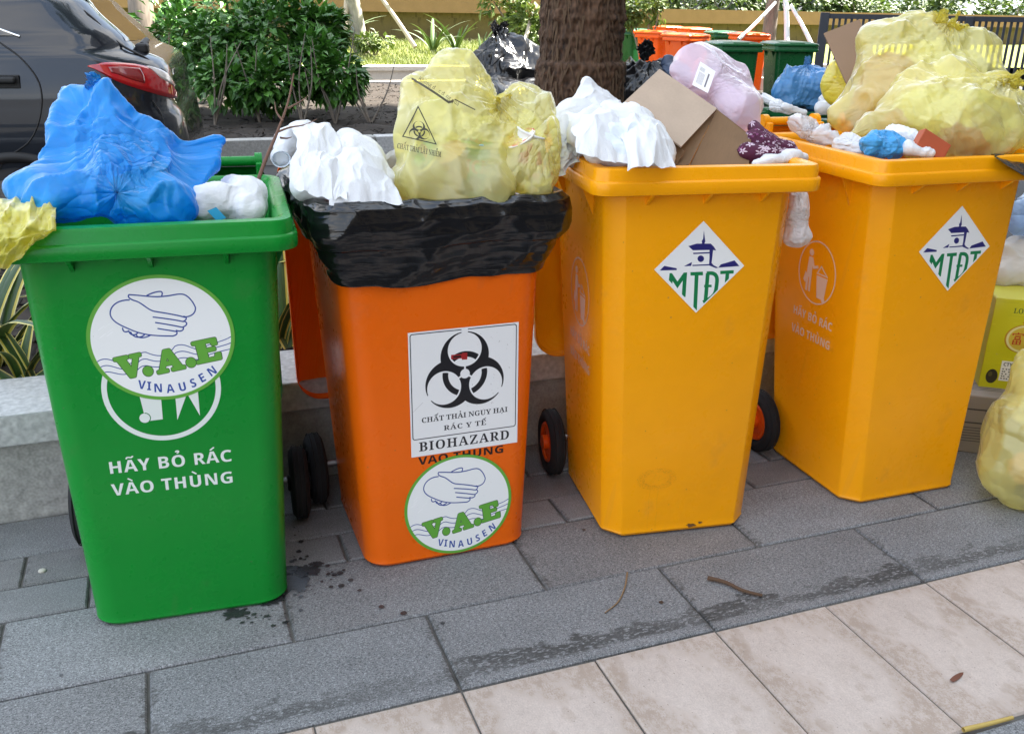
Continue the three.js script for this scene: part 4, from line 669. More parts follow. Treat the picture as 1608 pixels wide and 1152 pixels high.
// ---------------------------------------------------------------- parked hatchback, seen from its rear quarter
{
  const tab = (T) => (y) => { if (y <= T[0][0]) return T[0][1]; for (let i = 1; i < T.length; i++) if (y <= T[i][0]) { const t = (y - T[i - 1][0]) / (T[i][0] - T[i - 1][0]), s = t * t * (3 - 2 * t) * 0.5 + t * 0.5; return lerp(T[i - 1][1], T[i][1], s); } return T.at(-1)[1]; };
  const rear = tab([[0.2, 0.28], [0.34, 0.35], [0.55, 0.37], [0.78, 0.345], [0.84, 0.31], [0.98, 0.305], [1.04, 0.285], [1.065, 0.235], [1.10, 0.15], [1.3, -0.04], [1.41, -0.2], [1.46, -0.7], [1.485, -1.1]]);
  const half = tab([[0.2, 0.79], [0.4, 0.83], [0.72, 0.85], [0.93, 0.842], [1.06, 0.815], [1.14, 0.78], [1.3, 0.70], [1.40, 0.62], [1.46, 0.5], [1.485, 0.3]]);
  const front = tab([[0.2, -3.45], [0.5, -3.55], [0.75, -3.5], [0.9, -3.3], [1.0, -2.75], [1.1, -2.45], [1.3, -2.0], [1.42, -1.7], [1.46, -1.5], [1.485, -1.3]]);
  const rad = tab([[0.2, 0.26], [0.8, 0.29], [1.05, 0.3], [1.2, 0.2], [1.485, 0.15]]);
  const car = thing('parked_car', 'dark blue-grey hatchback parked behind the planter at the upper left', 'car', [0.0, 0, -4.26], -0.10);
  const paint = phys({ color: RGB(0.014, 0.018, 0.026), metalness: 0.3, roughness: 0.3, specularIntensity: 0.3, clearcoat: 0.9, clearcoatRoughness: 0.03 });
  const dark = std({ color: RGB(0.008, 0.008, 0.009), roughness: 0.6 }), glass = phys({ color: RGB(0.012, 0.014, 0.016), roughness: 0.03, clearcoat: 1, clearcoatRoughness: 0.02 }), chrome = std({ color: RGB(0.7, 0.7, 0.7), metalness: 1, roughness: 0.15 });
  // a point on the shell: s runs rearwards along the near side (negative), round the corner, then across the tail
  const on = (s, y, off, t) => { const hw = half(y), rx = rear(y), r = rad(y), L = r * Math.PI / 2; if (s <= 0) t.set(rx - r + s, y, hw + off); else if (s < L) { const a = s / r; t.set(rx - r + Math.sin(a) * (r + off), y, hw - r + Math.cos(a) * (r + off)); } else t.set(rx + off, y, hw - r - (s - L)); t.y += off * 0.3; return t; };
  const ys = [0.2, 0.24, 0.3, 0.36, 0.45, 0.55, 0.65, 0.72, 0.78, 0.81, 0.84, 0.88, 0.93, 0.98, 1.02, 1.05, 1.07, 1.085, 1.1, 1.12, 1.16, 1.2, 1.25, 1.3, 1.35, 1.39, 1.41, 1.435, 1.46, 1.475, 1.485];
  const ring = (y) => { const hw = half(y), rx = rear(y), fx = front(y), r = rad(y), p = []; const arc = (cx, cz, a0) => { for (let i = 0; i <= 12; i++) { const a = a0 + i / 12 * Math.PI / 2; p.push([cx + Math.cos(a) * r, cz + Math.sin(a) * r]); } }; const seg = (x0, z0, x1, z1) => { for (let i = 1; i < 10; i++) p.push([lerp(x0, x1, i / 10), lerp(z0, z1, i / 10)]); };
    p.push([rx, 0]); arc(rx - r, hw - r, 0); seg(rx - r, hw, fx + r, hw); arc(fx + r, hw - r, Math.PI / 2); arc(fx + r, -hw + r, Math.PI); seg(fx + r, -hw, rx - r, -hw); arc(rx - r, -hw + r, Math.PI * 1.5); p.push([rx, 0]); return p; };
  const shell = loft(ys.map((y) => ({ y, p: ring(y) })));
  const rp = ring(1.485), cap = new THREE.ShapeGeometry(new THREE.Shape(rp.map(([x, z]) => new THREE.Vector2(x, -z)))).rotateX(-Math.PI / 2).translate(0, 1.485, 0);
  { const ix = shell.index.array; for (let i = 0; i < ix.length; i += 3) { const t = ix[i]; ix[i] = ix[i + 1]; ix[i + 1] = t; } shell.computeVertexNormals(); const n = shell.attributes.normal; }
  mesh('body', merge([shell, cap]), paint, car); car.children[0].material.side = THREE.DoubleSide;
  const cubic = (arr) => (u) => { const n = arr.length - 1, i = Math.min(n - 1, Math.floor(u * n)), t = u * n - i, a = arr[Math.max(0, i - 1)], b = arr[i], c = arr[i + 1], d = arr[Math.min(n, i + 2)]; return 0.5 * (2 * b + (c - a) * t + (2 * a - 5 * b + 4 * c - d) * t * t + (3 * b - a - 3 * c + d) * t * t * t); };
  const patch = (s0, s1, top, bot, off, nu = 40, nv = 12) => { const T = cubic(top), B = cubic(bot); const g = grid(nu, nv, (u, v, t) => { const e = 1; on(lerp(s0, s1, u), lerp(B(u), T(u), v), off * (u > 0 && u < 1 && v > 0 && v < 1 ? e : 0.2), t); }); return g; };
  const both = (o) => { o.material.side = THREE.DoubleSide; return o; };
  const red = phys({ color: RGB(0.42, 0.008, 0.012), roughness: 0.08, clearcoat: 1, clearcoatRoughness: 0.03 }), redDeep = phys({ color: RGB(0.2, 0.004, 0.008), roughness: 0.2, clearcoat: 1 }), clear = phys({ color: RGB(0.72, 0.68, 0.66), roughness: 0.12, clearcoat: 1 });
  const lamp = both(mesh('tail_light', patch(-0.03, 0.47, [1.032, 1.046, 1.043, 1.03, 1.0, 0.935, 0.868], [1.026, 0.972, 0.935, 0.906, 0.882, 0.866, 0.86], 0.012), red, car));
  both(mesh('reversing_lens', patch(0.235, 0.42, [1.026, 1.018, 1.0, 0.965, 0.925], [1.018, 0.968, 0.944, 0.928, 0.915], 0.0155, 24, 8), clear, lamp));
  both(mesh('brake_lens', patch(0.05, 0.2, [1.028, 1.03, 1.025], [0.998, 0.962, 0.938], 0.0145, 20, 8), redDeep, lamp));
  both(mesh('rear_window', patch(0.30, 1.1, [1.37, 1.4, 1.405, 1.405], [1.135, 1.128, 1.125, 1.122], 0.004, 30, 20), glass, car));
  both(mesh('side_window', patch(-1.9, -0.20, [1.36, 1.385, 1.37, 1.3, 1.165], [1.09, 1.1, 1.12, 1.14, 1.158], 0.004, 40, 16), glass, car));
  const line = (pts, rr, m, name) => mesh(name, tube(pts.map(([s, y]) => on(s, y, 0.001, V(0, 0, 0)).clone()), rr, rr, 5, 40), m, car);
  line([[-0.20, 1.155], [-0.33, 1.22], [-0.53, 1.31], [-0.9, 1.375]], 0.007, chrome, 'window_trim');
  line([[-0.36, 1.22], [-0.29, 1.13], [-0.265, 1.06], [-0.265, 0.95], [-0.30, 0.82], [-0.40, 0.7], [-0.55, 0.6], [-0.64, 0.4]], 0.004, dark, 'door_seam');
  line([[0.12, 1.40], [0.19, 1.25], [0.25, 1.12], [0.30, 1.06], [0.36, 0.99]], 0.006, dark, 'hatch_seam');
  line([[0.22, 0.87], [0.23, 0.8], [0.2, 0.7], [0.1, 0.62], [-0.05, 0.56]], 0.0035, dark, 'bumper_seam');
  { const h = on(-0.45, 0.962, 0.03, V(0, 0, 0)); mesh('door_handle', merge([new RoundedBoxGeometry(0.19, 0.032, 0.028, 3, 0.013).translate(h.x, h.y, h.z), new RoundedBoxGeometry(0.21, 0.06, 0.01, 3, 0.004).translate(h.x, h.y - 0.008, h.z - 0.026)]), dark, car); }
  // wiper on the tail glass, badge strip, number plate, spoiler
  { const a = on(0.62, 1.115, 0.035, V(0, 0, 0)), b = on(0.40, 1.10, 0.03, V(0, 0, 0)); mesh('rear_wiper', merge([tube([a.clone(), a.clone().lerp(b, 0.5).add(V(0.012, 0.014, 0)), b.clone()], 0.012, 0.02, 8, 10), new RoundedBoxGeometry(0.06, 0.05, 0.09, 3, 0.015).translate(b.x, b.y - 0.01, b.z)]), dark, car); }
  { const r = []; for (let i = 0; i < 4; i++) { const p = on(0.475 + i * 0.035, 0.985, 0.004, V(0, 0, 0)); r.push(box(0.006, 0.026, 0.005, p.x, p.y, p.z), box(0.006, 0.005, 0.02, p.x, p.y + (i % 2 ? 0.01 : -0.01), p.z)); } mesh('badge', merge(r), chrome, car); }
  mesh('number_plate', box(0.012, 0.11, 0.47, 0.36, 0.5, 0), std({ color: RGB(0.7, 0.7, 0.68), roughness: 0.5 }), car);
  const tyre = new THREE.LatheGeometry(Array.from({ length: 15 }, (_, i) => new THREE.Vector2(0.235 + 0.06 * Math.sin(i / 14 * Math.PI) ** 0.5, lerp(-0.1, 0.1, i / 14))), 40).rotateX(Math.PI / 2);
  for (const [x, z] of [[-0.42, 0.78], [-2.85, 0.78], [-0.42, -0.78], [-2.85, -0.78]]) { const w = mesh('wheel', tyre, mTyre, car); w.position.set(x, 0.295, z); mesh('rim', merge([cyl(V(0, 0, -0.08), V(0, 0, 0.07), 0.235, 0.235, 32), ...Array.from({ length: 7 }, (_, i) => box(0.05, 0.2, 0.03, 0, 0.11, 0.085).rotateZ(i / 7 * TAU))]), chrome, w); const a = mesh('wheel_arch', new THREE.TorusGeometry(0.325, 0.03, 8, 30, Math.PI).translate(x, 0.3, z * 1.07), dark, car); }
}

// ---------------------------------------------------------------- bags: a skin shrunk over what fills it, then creased and drawn to its knot
// squared distance to the nearest of scattered points: hollow facets that meet in straight, sharp creases
const h3 = (i, j, k, s) => { let h = Math.imul(i, 374761393) ^ Math.imul(j, 668265263) ^ Math.imul(k, 2147483647) ^ Math.imul(s | 0, 1274126177); h = Math.imul(h ^ (h >>> 13), 1274126177); return (h ^ (h >>> 16)) >>> 0; };
function facets(x, y, z, s) {
  const ix = Math.floor(x), iy = Math.floor(y), iz = Math.floor(z); let m = 9;
  for (let a = -1; a <= 1; a++) for (let b = -1; b <= 1; b++) for (let c = -1; c <= 1; c++) {
    const h = h3(ix + a, iy + b, iz + c, s), dx = ix + a + (h & 1023) / 1024 - x, dy = iy + b + ((h >>> 10) & 1023) / 1024 - y, dz = iz + c + ((h >>> 20) & 1023) / 1024 - z, d = dx * dx + dy * dy + dz * dz; if (d < m) m = d;
  }
  return m;
}
// film: broad sags, long creases running one way, a little fine crackle where it bunches
function crumple(p, f, seed, st, fine = 1) {
  const n1 = N3(p.x * f * 0.5 + seed, p.y * f * 0.5, p.z * f * 0.5), n2 = N3(p.z * f * 0.5, p.x * f * 0.5 + seed, p.y * f * 0.5 + 5);
  const x = p.x * f + 0.35 * n1, y = p.y * f * st + 0.35 * n2, z = p.z * f + 0.3 * n1 - 0.3 * n2;
  const fr = smoothstep(N3(p.x * f * 0.4, p.y * f * 0.4 + seed, p.z * f * 0.4), -0.35, 0.55);
  return 0.3 * n1 + 0.8 * facets(x + y * 0.25, y - x * 0.2, z, seed) + fine * (0.25 + 0.75 * fr) * (0.32 * facets(x * 2.3, y * 2.9 + x, z * 2.3, seed + 5) + 0.10 * facets(x * 5.1 + y, y * 5.5, z * 5.1, seed + 9));
}
const pxr = (r, D) => r / FPX * D;
function cap(x1, y1, D1, r1, x2 = x1, y2 = y1, D2 = D1, r2 = r1) { return { a: at(x1, y1, D1), b: at(x2, y2, D2), ra: pxr(r1, D1), rb: pxr(r2, D2) }; }
function tri(p, q, r, rad) { const P = [p, q, r].map((e) => at(...e)); return { a: P[0], b: P[1], c: P[2], ra: pxr(rad, p[2]), rb: pxr(rad, p[2]), T: new THREE.Triangle(P[0], P[1], P[2]) }; }
const tp = V(0, 0, 0), tq = V(0, 0, 0);
function field(prims, k) {
  const ab = prims.map((q) => q.b.clone().sub(q.a)), L = ab.map((d) => Math.max(d.lengthSq(), 1e-9));
  return (x, y, z) => {
    let d = 1e9;
    for (let i = 0; i < prims.length; i++) {
      const q = prims[i]; if (q.T) { tp.set(x, y, z); q.T.closestPointToPoint(tp, tq); const s = tp.distanceTo(tq) - q.ra, h = Math.max(k - Math.abs(d - s), 0) / k; d = Math.min(d, s) - h * h * k * 0.25; continue; }
      const dx = x - q.a.x, dy = y - q.a.y, dz = z - q.a.z, e = ab[i]; let t = (dx * e.x + dy * e.y + dz * e.z) / L[i]; t = t < 0 ? 0 : t > 1 ? 1 : t;
      const s = Math.hypot(dx - e.x * t, dy - e.y * t, dz - e.z * t) - (q.ra + (q.rb - q.ra) * t), h = Math.max(k - Math.abs(d - s), 0) / k; d = Math.min(d, s) - h * h * k * 0.25;
    }
    return d;
  };
}
const ridge = (x) => { const n = 1 - Math.min(1, Math.abs(x) * 1.7); return n * n; };
function skin(prims, { k = 0.05, center, axis = V(0, 1, 0), nu = 150, nv = 110, amp = 0.012, freq = 9, seed = 1, stretch = 0.6, fine = 1, pleats = 0, pleatN = 7, reach = 0.1, knot, flatten } = {}) {
  freq *= 2.1; amp *= 1.1; stretch *= 0.75;
  const F = field(prims, k), up = axis.clone().normalize(), e1 = V(1, 0, 0.3).cross(up).normalize(), e2 = up.clone().cross(e1), d = V(0, 0, 0), p = V(0, 0, 0), n = V(0, 0, 0);
  let R = 0; for (const q of prims) R = Math.max(R, q.a.distanceTo(center) + q.ra, q.b.distanceTo(center) + q.rb, q.c ? q.c.distanceTo(center) + q.ra : 0); R += 0.02;
  return grid(nu, nv, (u, v, t) => {
    const th = clamp(v, 0.002, 0.998) * Math.PI, ph = u * TAU; d.copy(up).multiplyScalar(Math.cos(th)).addScaledVector(e1, Math.sin(th) * Math.cos(ph)).addScaledVector(e2, Math.sin(th) * Math.sin(ph));
    let r = R, s = 1; for (let i = 0; i < 90; i++) { p.copy(center).addScaledVector(d, r); s = F(p.x, p.y, p.z); if (s < 0.0008) break; r -= Math.max(s * 0.7, 0.0015); if (r < 0.004) { r = 0.004; break; } }
    p.copy(center).addScaledVector(d, r); const h = 0.004; n.set(F(p.x + h, p.y, p.z) - F(p.x - h, p.y, p.z), F(p.x, p.y + h, p.z) - F(p.x, p.y - h, p.z), F(p.x, p.y, p.z + h) - F(p.x, p.y, p.z - h)); if (n.lengthSq() < 1e-12) n.copy(d); n.normalize();
    let o = amp * (crumple(p, freq, seed, stretch, fine) - 0.3);
    if (pleats) { const q = knot ? p.distanceTo(knot) : r * th, w = Math.exp(-q / reach); o += pleats * (w + 0.05) * (0.9 * facets(Math.cos(ph) * pleatN * 0.5, Math.sin(ph) * pleatN * 0.5, q * 2.2, seed + 3) - 0.25) * smoothstep(q, 0, 0.03); }
    t.copy(p).addScaledVector(n, o); if (flatten) flatten(t);
  }, true);
}
// the gathered tail above a knot: a pleated flare with two ears
function tail(knot, dir, len, r0, r1, seed, ears = 2, flat = 0.45) {
  const up = dir.clone().normalize(), e1 = V(0.2, 0.1, 1).cross(up).normalize(), e2 = up.clone().cross(e1).normalize();
  return grid(90, 26, (u, v, t) => {
    const a = u * TAU, w = lerp(r0, r1, Math.pow(v, 0.8)) * (1 + 0.35 * ridge(N3(Math.cos(a) * 2.2, Math.sin(a) * 2.2, v * 1.2 + seed)) - 0.2), l = len * v * (1 + 0.28 * Math.cos(a * ears + seed) + 0.1 * N3(Math.cos(a) * 3, Math.sin(a) * 3, seed));
    t.copy(knot).addScaledVector(up, l).addScaledVector(e1, Math.cos(a) * w).addScaledVector(e2, Math.sin(a) * w * flat).addScaledVector(e1, 0.3 * w * N3(v * 3, seed, Math.cos(a)));
  }, true);
}
const knotGeo = (c, r, seed) => { const g = new THREE.TorusKnotGeometry(r, r * 0.42, 60, 8, 2, 3); g.scale(1, 0.8, 0.9).rotateX(seed).rotateY(seed * 2).translate(c.x, c.y, c.z); return g; };
function tfacets(u, v, px, py, s) { const x = u * px, y = v * py, ix = Math.floor(x), iy = Math.floor(y); let m = 9; for (let a = -1; a <= 1; a++) for (let b = -1; b <= 1; b++) { const h = h3((ix + a + px) % px, (iy + b + py) % py, 3, s), dx = ix + a + (h & 1023) / 1024 - x, dy = iy + b + ((h >>> 10) & 1023) / 1024 - y, d = dx * dx + dy * dy; if (d < m) m = d; } return m; }
const bmFilm = tile(512, 512, (u, v) => { const w = 0.03 * tnoise(u, v, 5, 503), k = smoothstep(fbm(u, v, 3, 507, 2), -0.15, 0.3); return 0.12 + 0.55 * tfacets(u + w, v - w, 5, 8, 1) + k * (0.24 * tfacets(u - w, v + w, 13, 17, 2) + 0.12 * tfacets(u, v, 31, 37, 4)); }, false); bmFilm.repeat.set(3, 2);
const film = (r, g, b, tr, rough = 0.4, bump = 0.006, extra = {}) => phys({ color: RGB(r, g, b), transmission: tr, roughness: rough, thickness: 0, bumpMap: bmFilm, bumpScale: bump, side: THREE.DoubleSide, ior: 1.5, ...extra });
const GL = { clearcoat: 1, clearcoatRoughness: 0.09 };
const mYellowFilm = film(0.96, 0.90, 0.38, 0.67, 0.42, 0.013, GL), mYellowThick = film(0.90, 0.78, 0.09, 0.4, 0.45, 0.006, GL), mBlueFilm = film(0.0, 0.40, 0.95, 0.5, 0.45, 0.014, { clearcoat: 0.35, clearcoatRoughness: 0.12, specularIntensity: 0.6 }), mPaleBlue = film(0.45, 0.62, 0.85, 0.5, 0.4), mClear = film(0.88, 0.88, 0.88, 0.5, 0.4, 0.01, GL), mPink = film(0.93, 0.80, 0.90, 0.6, 0.42, 0.008, GL), mWhiteBag = film(0.86, 0.86, 0.86, 0.35, 0.5, 0.008);
const mBlackFilm = phys({ color: RGB(0.007, 0.007, 0.008), roughness: 0.2, bumpMap: bmFilm, bumpScale: 0.006, side: THREE.DoubleSide, ior: 1.5, specularIntensity: 1 }), mLiner = phys({ color: RGB(0.006, 0.006, 0.007), roughness: 0.15, side: THREE.DoubleSide, ior: 1.55, specularIntensity: 1, bumpMap: bmFilm, bumpScale: 0.003 });
const mCloth = phys({ color: RGB(0.80, 0.803, 0.806), roughness: 0.9, transmission: 0.12, side: THREE.DoubleSide, bumpMap: tile(512, 512, (u, v) => 0.5 + 0.3 * fbm(u, v, 14, 511, 3) + 0.12 * tnoise(u, v, 110, 515), false), bumpScale: 0.003 });
const mTissue = phys({ color: RGB(0.80, 0.85, 0.89), roughness: 0.9, transmission: 0.15, side: THREE.DoubleSide });
const FIELD = new Map();
// keeps what lies in a bag inside its skin
function inside(geo, F, c, margin) { const p = geo.attributes.position, t = V(0, 0, 0); for (let i = 0; i < p.count; i++) { t.fromBufferAttribute(p, i); for (let n = 0; n < 70 && F(t.x, t.y, t.z) > -margin; n++) t.lerp(c, 0.035); p.setXYZ(i, t.x, t.y, t.z); } geo.computeVertexNormals(); return geo; }
function tuck(o, F, c, margin) { const t = V(0, 0, 0); for (let n = 0; n < 120; n++) { o.updateMatrixWorld(true); let m = -1; o.traverse((q) => { if (q.isMesh) { const p = q.geometry.attributes.position; for (let i = 0; i < p.count; i += 2) { t.fromBufferAttribute(p, i).applyMatrix4(q.matrixWorld); m = Math.max(m, F(t.x, t.y, t.z)); } } }); if (m < -margin) break; o.position.lerp(c, 0.015); } return o; }
function bag(name, label, category, prims, mat, o, parts = [], group) {
  const g = thing(name, label, category, [0, 0, 0], 0, group), base = o.center.clone(); g.position.copy(base); FIELD.set(g, field(prims, o.k ?? 0.05));
  const add = (n, geo, m) => mesh(n, geo.translate(-base.x, -base.y, -base.z), m, g);
  add(o.part ?? 'skin', skin(prims, o), mat); for (const [n, geo, m] of parts) add(n, geo, m ?? mat); return g;
}

// a loose sheet with free edges: four corners, a bulge and folds that run down it
function drape(q, seed, { bulge = 0.03, fold = 0.026, fu = 3.2, fv = 1.7, edge = 0.01, nu = 70, nv = 60, off = null } = {}) {
  const n = q[1].clone().sub(q[0]).cross(q[3].clone().sub(q[0])).normalize(); if (n.dot(camera.position.clone().sub(q[0])) < 0) n.negate();
  return grid(nu, nv, (u, v, t) => {
    const uu = u + 0.04 * N3(u * 3, v * 3, seed), vv = v + edge * 4 * N3(u * 4, seed, v * 0.6) * v;
    t.copy(q[0]).multiplyScalar((1 - uu) * (1 - vv)).addScaledVector(q[1], uu * (1 - vv)).addScaledVector(q[2], uu * vv).addScaledVector(q[3], (1 - uu) * vv);
    const c = Math.cos(seed), d = Math.sin(seed), a1 = u * c - v * d, a2 = u * d + v * c, w1 = 0.35 * N3(u * 2, v * 2, seed), f = 0.85 * facets(a1 * fu + w1, a2 * fv - w1, seed * 0.37, seed) + 0.26 * facets(a1 * fu * 2.2 - w1, a2 * fv * 2.6 + w1, seed, seed + 4);
    t.addScaledVector(n, bulge * 4 * v * (1 - v) * (0.4 + 2.4 * u * (1 - u)) + fold * (f - 0.3)); if (off) t.sub(off);
  });
}
// ---------------------------------------------------------------- green bin: blue bag, white cloth, twig, yellow film over the corner
{
  const D = 1.98;
  bag('blue_bag', 'bright blue translucent rubbish bag slumped in the green bin', 'garbage bag', [
    tri([103, 152, 2.03], [163, 140, 2.0], [190, 270, 1.98], 12), tri([103, 152, 2.03], [190, 270, 1.97], [62, 290, 1.88], 14), tri([163, 140, 2.0], [258, 214, 2.02], [190, 270, 1.97], 9), tri([250, 225, 2.03], [347, 221, 2.08], [300, 320, 1.95], 8), tri([62, 290, 1.88], [190, 262, 1.94], [80, 322, 1.82], 24),
    cap(85, 312, 1.85, 32, 275, 320, 1.93, 36), cap(150, 235, 2.02, 44, 205, 280, 1.98, 58), cap(40, 296, 1.87, 20, 40, 318, 1.86, 18)],
    mBlueFilm, { k: 0.045, center: at(190, 262, 1.98), axis: at(190, 262, 1.98).sub(at(180, 318, 1.8)).multiplyScalar(-1), amp: 0.034, freq: 6.5, seed: 3, stretch: 0.45, fine: 0.8, nu: 230, nv: 180, pleats: 0.012, pleatN: 5, reach: 0.035, knot: at(192, 305, 1.86) },
    [['ear', tail(at(148, 146, 2.0), at(164, 120, 2.0).sub(at(150, 150, 2.0)), 0.032, 0.018, 0.026, 2, 2)]]);
  // things dimly seen inside it
  tag(mesh('snack_packet', new RoundedBoxGeometry(0.12, 0.08, 0.04, 3, 0.015).applyQuaternion(new THREE.Quaternion().setFromEuler(new THREE.Euler(0.3, 0.4, 0.2))).translate(...at(225, 292, 1.965).toArray()), std({ color: RGB(0.25, 0.03, 0.08), roughness: 0.6 })), 'dark red packet dimly visible inside the blue bag', 'packet');
  const c = bag('white_cloth', 'crumpled white cloth beside the blue bag in the green bin', 'cloth', [cap(330, 325, 2.0, 26, 385, 318, 2.05, 32), cap(370, 300, 2.12, 26, 395, 330, 2.0, 24), cap(300, 335, 1.95, 14, 340, 320, 2.0, 24)], mCloth, { k: 0.03, center: at(360, 322, 2.04), amp: 0.022, freq: 9, seed: 5, stretch: 0.5, fine: 0.6, nu: 110, nv: 80 });
  mesh('blue_strip', grid(4, 8, (u, v, t) => { t.copy(at(lerp(332, 348, v) + (u - .5) * 14, lerp(328, 345, v) - (u - 0.5) * 6, 1.93 + 0.01 * v)).sub(c.position); }), std({ color: RGB(0.02, 0.35, 0.62), roughness: 0.6, side: THREE.DoubleSide }), c);
  const T = thing('twig', 'thin dry forked twig sticking up out of the green bin', 'twig', [0, 0, 0]), tw = std({ color: RGB(0.17, 0.09, 0.06), roughness: 0.9 });
  mesh('stem', tube([at(402, 292, 2.1), at(415, 255, 2.12), at(436, 205, 2.14), at(452, 160, 2.16), at(461, 115, 2.18)], 0.0048, 0.0016, 6, 24), tw, T);
  for (const q of [[[436, 207], [455, 200], [478, 196], [497, 187]], [[452, 170], [470, 160], [482, 152]], [[444, 190], [434, 176], [431, 160]], [[440, 216], [450, 217], [458, 215]]]) mesh('branch', tube(q.map((p, i) => at(p[0], p[1], 2.14 + i * 0.01)), 0.0028, 0.0009, 5, 12), tw, T);
  // yellow film hanging over the rim at the left
  const yb = thing('yellow_film', 'pale yellow plastic film draped over the left corner of the green bin', 'plastic film', [0, 0, 0]);
  mesh('skin', grid(60, 50, (u, v, t) => {
    const prof = [[V(-0.145, 0.90, -0.62), V(-0.15, 0.925, -0.47), V(-0.155, 0.918, -0.42)], 0], q = v;
    const x = lerp(-0.37, -0.055, u) + 0.05 * (u - 0.3) * (q > 0.5 ? -(q - 0.5) * 1.6 : 0); let y, z;
    if (q < 0.35) { const s = q / 0.35; y = 0.935 + 0.02 * Math.sin(s * 3); z = lerp(-0.62, -0.47, s); } else if (q < 0.5) { const s = (q - 0.35) / 0.15; y = 0.935 - 0.02 * s; z = lerp(-0.47, -0.424, s); } else { const s = (q - 0.5) / 0.5; y = 0.915 - s * (0.135 - 0.12 * u * u); z = -0.424 + 0.01 * s; }
    const r = ridge(N3(u * 7 + q, q * 1.6, 3)) + 0.6 * ridge(N3(u * 15, q * 3, 7)); t.set(x, y + 0.010 * r, z + 0.014 * r);
  }), mYellowThick, yb);
}

// ---------------------------------------------------------------- orange bin: black liner, white gowns, yellow clinical bags
{
  const b2 = bin2.position, liner = thing('black_liner', 'glossy black bin liner folded down over the rim of the orange bin', 'bin liner', [b2.x, 0, b2.z]);
  const prof = [[-0.075, 0.84], [-0.055, 0.90], [-0.030, 0.929], [-0.005, 0.932], [0.010, 0.918], [0.016, 0.89], [0.015, 0.86], [0.006, 0.83], [-0.008, 0.795], [-0.022, 0.765], [-0.029, 0.745]];
  mesh('skin', grid(420, 90, (u, v, t) => {
    const q = v * (prof.length - 1), i = Math.min(prof.length - 2, Math.floor(q)), f = q - i, o = lerp(prof[i][0], prof[i + 1][0], f), y0 = lerp(prof[i][1], prof[i + 1][1], f);
    const P = plan(0.29 + o, 0.02 + o, -0.56 - o, 0.06, 0.08, false, 14), m = P.length - 1; // walk the plan by length
    let tot = 0; const acc = P.map((p, k) => (k ? tot += Math.hypot(p[0] - P[k - 1][0], p[1] - P[k - 1][1]) : 0)); const s = u * tot; let k = 1; while (k < m && acc[k] < s) k++; const g = (s - acc[k - 1]) / Math.max(1e-6, acc[k] - acc[k - 1]); const x = lerp(P[k - 1][0], P[k][0], g), z = lerp(P[k - 1][1], P[k][1], g), fx = Math.sign(x) * Math.pow(Math.abs(x) / 0.29, 3), fz = z > -0.27 ? Math.pow((z + 0.27) / 0.29, 3) : -Math.pow((-0.27 - z) / 0.29, 3), l = Math.hypot(fx, fz) || 1;
    const a = u * TAU, drop = smoothstep(v, 0.3, 1), hemN = N3(Math.cos(a) * 1.6, Math.sin(a) * 1.6, 4), hem = 0.010 * hemN + 0.012 * facets(x * 6, z * 6, 1, 5) - 0.016 * Math.exp(-(((x - 0.0) / 0.16) ** 2)) * (z > -0.2 ? 1 : 0) + 0.06 * smoothstep(-x, 0.23, 0.29) * smoothstep(-z, -0.02, 0.25);
    const w = 0.3 * N3(x * 4, y0 * 6, z * 4), q1 = facets((x + z) * 3.0 + y0 * 4, y0 * 8 - (x - z) * 5.5 + w, 3 + w, 2), q2 = facets((x - z) * 13 + y0 * 5, y0 * 5 + (x + z) * 2, 7 + w, 4), q3 = facets((x + z) * 20, y0 * 22 + x * 9, 5, 6);
    const am = 0.03 * smoothstep(v, 0.05, 0.3) * (1 - 0.3 * smoothstep(v, 0.8, 1)), oo = am * (q1 + 0.42 * q2 + 0.1 * q3 - 0.5);
    const band = 0.006 * smoothstep(Math.abs(v - 0.74), 0.03, 0.0); // the turned hem makes a ledge
    t.set(x + fx / l * (oo - band * 0), y0 + hem * drop * drop + 0.006 * (ridge(N3((x + z) * 5, 3, 1)) - 0.4) * smoothstep(0.45 - Math.abs(v - 0.25), 0, 0.3) - band, z + fz / l * oo);
  }, true), mLiner, liner);
  // two white disposable gowns
  const g1 = bag('white_gown', 'rolled white disposable gown lying highest at the left of the orange bin', 'gown', [cap(450, 225, 2.28, 26, 490, 215, 2.3, 22), cap(470, 210, 2.3, 18, 515, 240, 2.3, 26), cap(445, 243, 2.24, 18, 470, 240, 2.3, 22), cap(505, 215, 2.34, 14, 545, 250, 2.36, 22)], mCloth, { k: 0.03, center: at(482, 230, 2.3), amp: 0.02, freq: 7, seed: 7, stretch: 0.5, fine: 0.45, nu: 120, nv: 90 });
  mesh('cuff', grid(40, 6, (u, v, t) => { const a = u * TAU; t.copy(at(441 + Math.cos(a) * (15 - 3 * v), 250 + Math.sin(a) * (13 - 3 * v), 2.19 + 0.04 * v)).sub(g1.position); }, true), mTissue, g1);
  const g2 = bag('white_gown', 'white disposable gown bundle drooping over the black liner, left of the yellow bag', 'gown', [cap(490, 265, 2.12, 34, 560, 258, 2.18, 42), cap(480, 290, 2.06, 24, 560, 300, 2.08, 24), cap(545, 235, 2.24, 30, 600, 280, 2.12, 22), cap(575, 285, 2.08, 30, 610, 308, 2.06, 14), cap(466, 275, 2.1, 14, 500, 250, 2.2, 24)], mCloth, { k: 0.03, center: at(535, 275, 2.14), amp: 0.022, freq: 7, seed: 11, stretch: 0.5, fine: 0.45, nu: 150, nv: 110 });
  mesh('sleeve_end', grid(40, 6, (u, v, t) => { const a = u * TAU; t.copy(at(495 + Math.cos(a) * (25 - 4 * v), 287 + Math.sin(a) * (11 - 2 * v), 2.02 + 0.035 * v)).sub(g2.position); }, true), mTissue, g2);
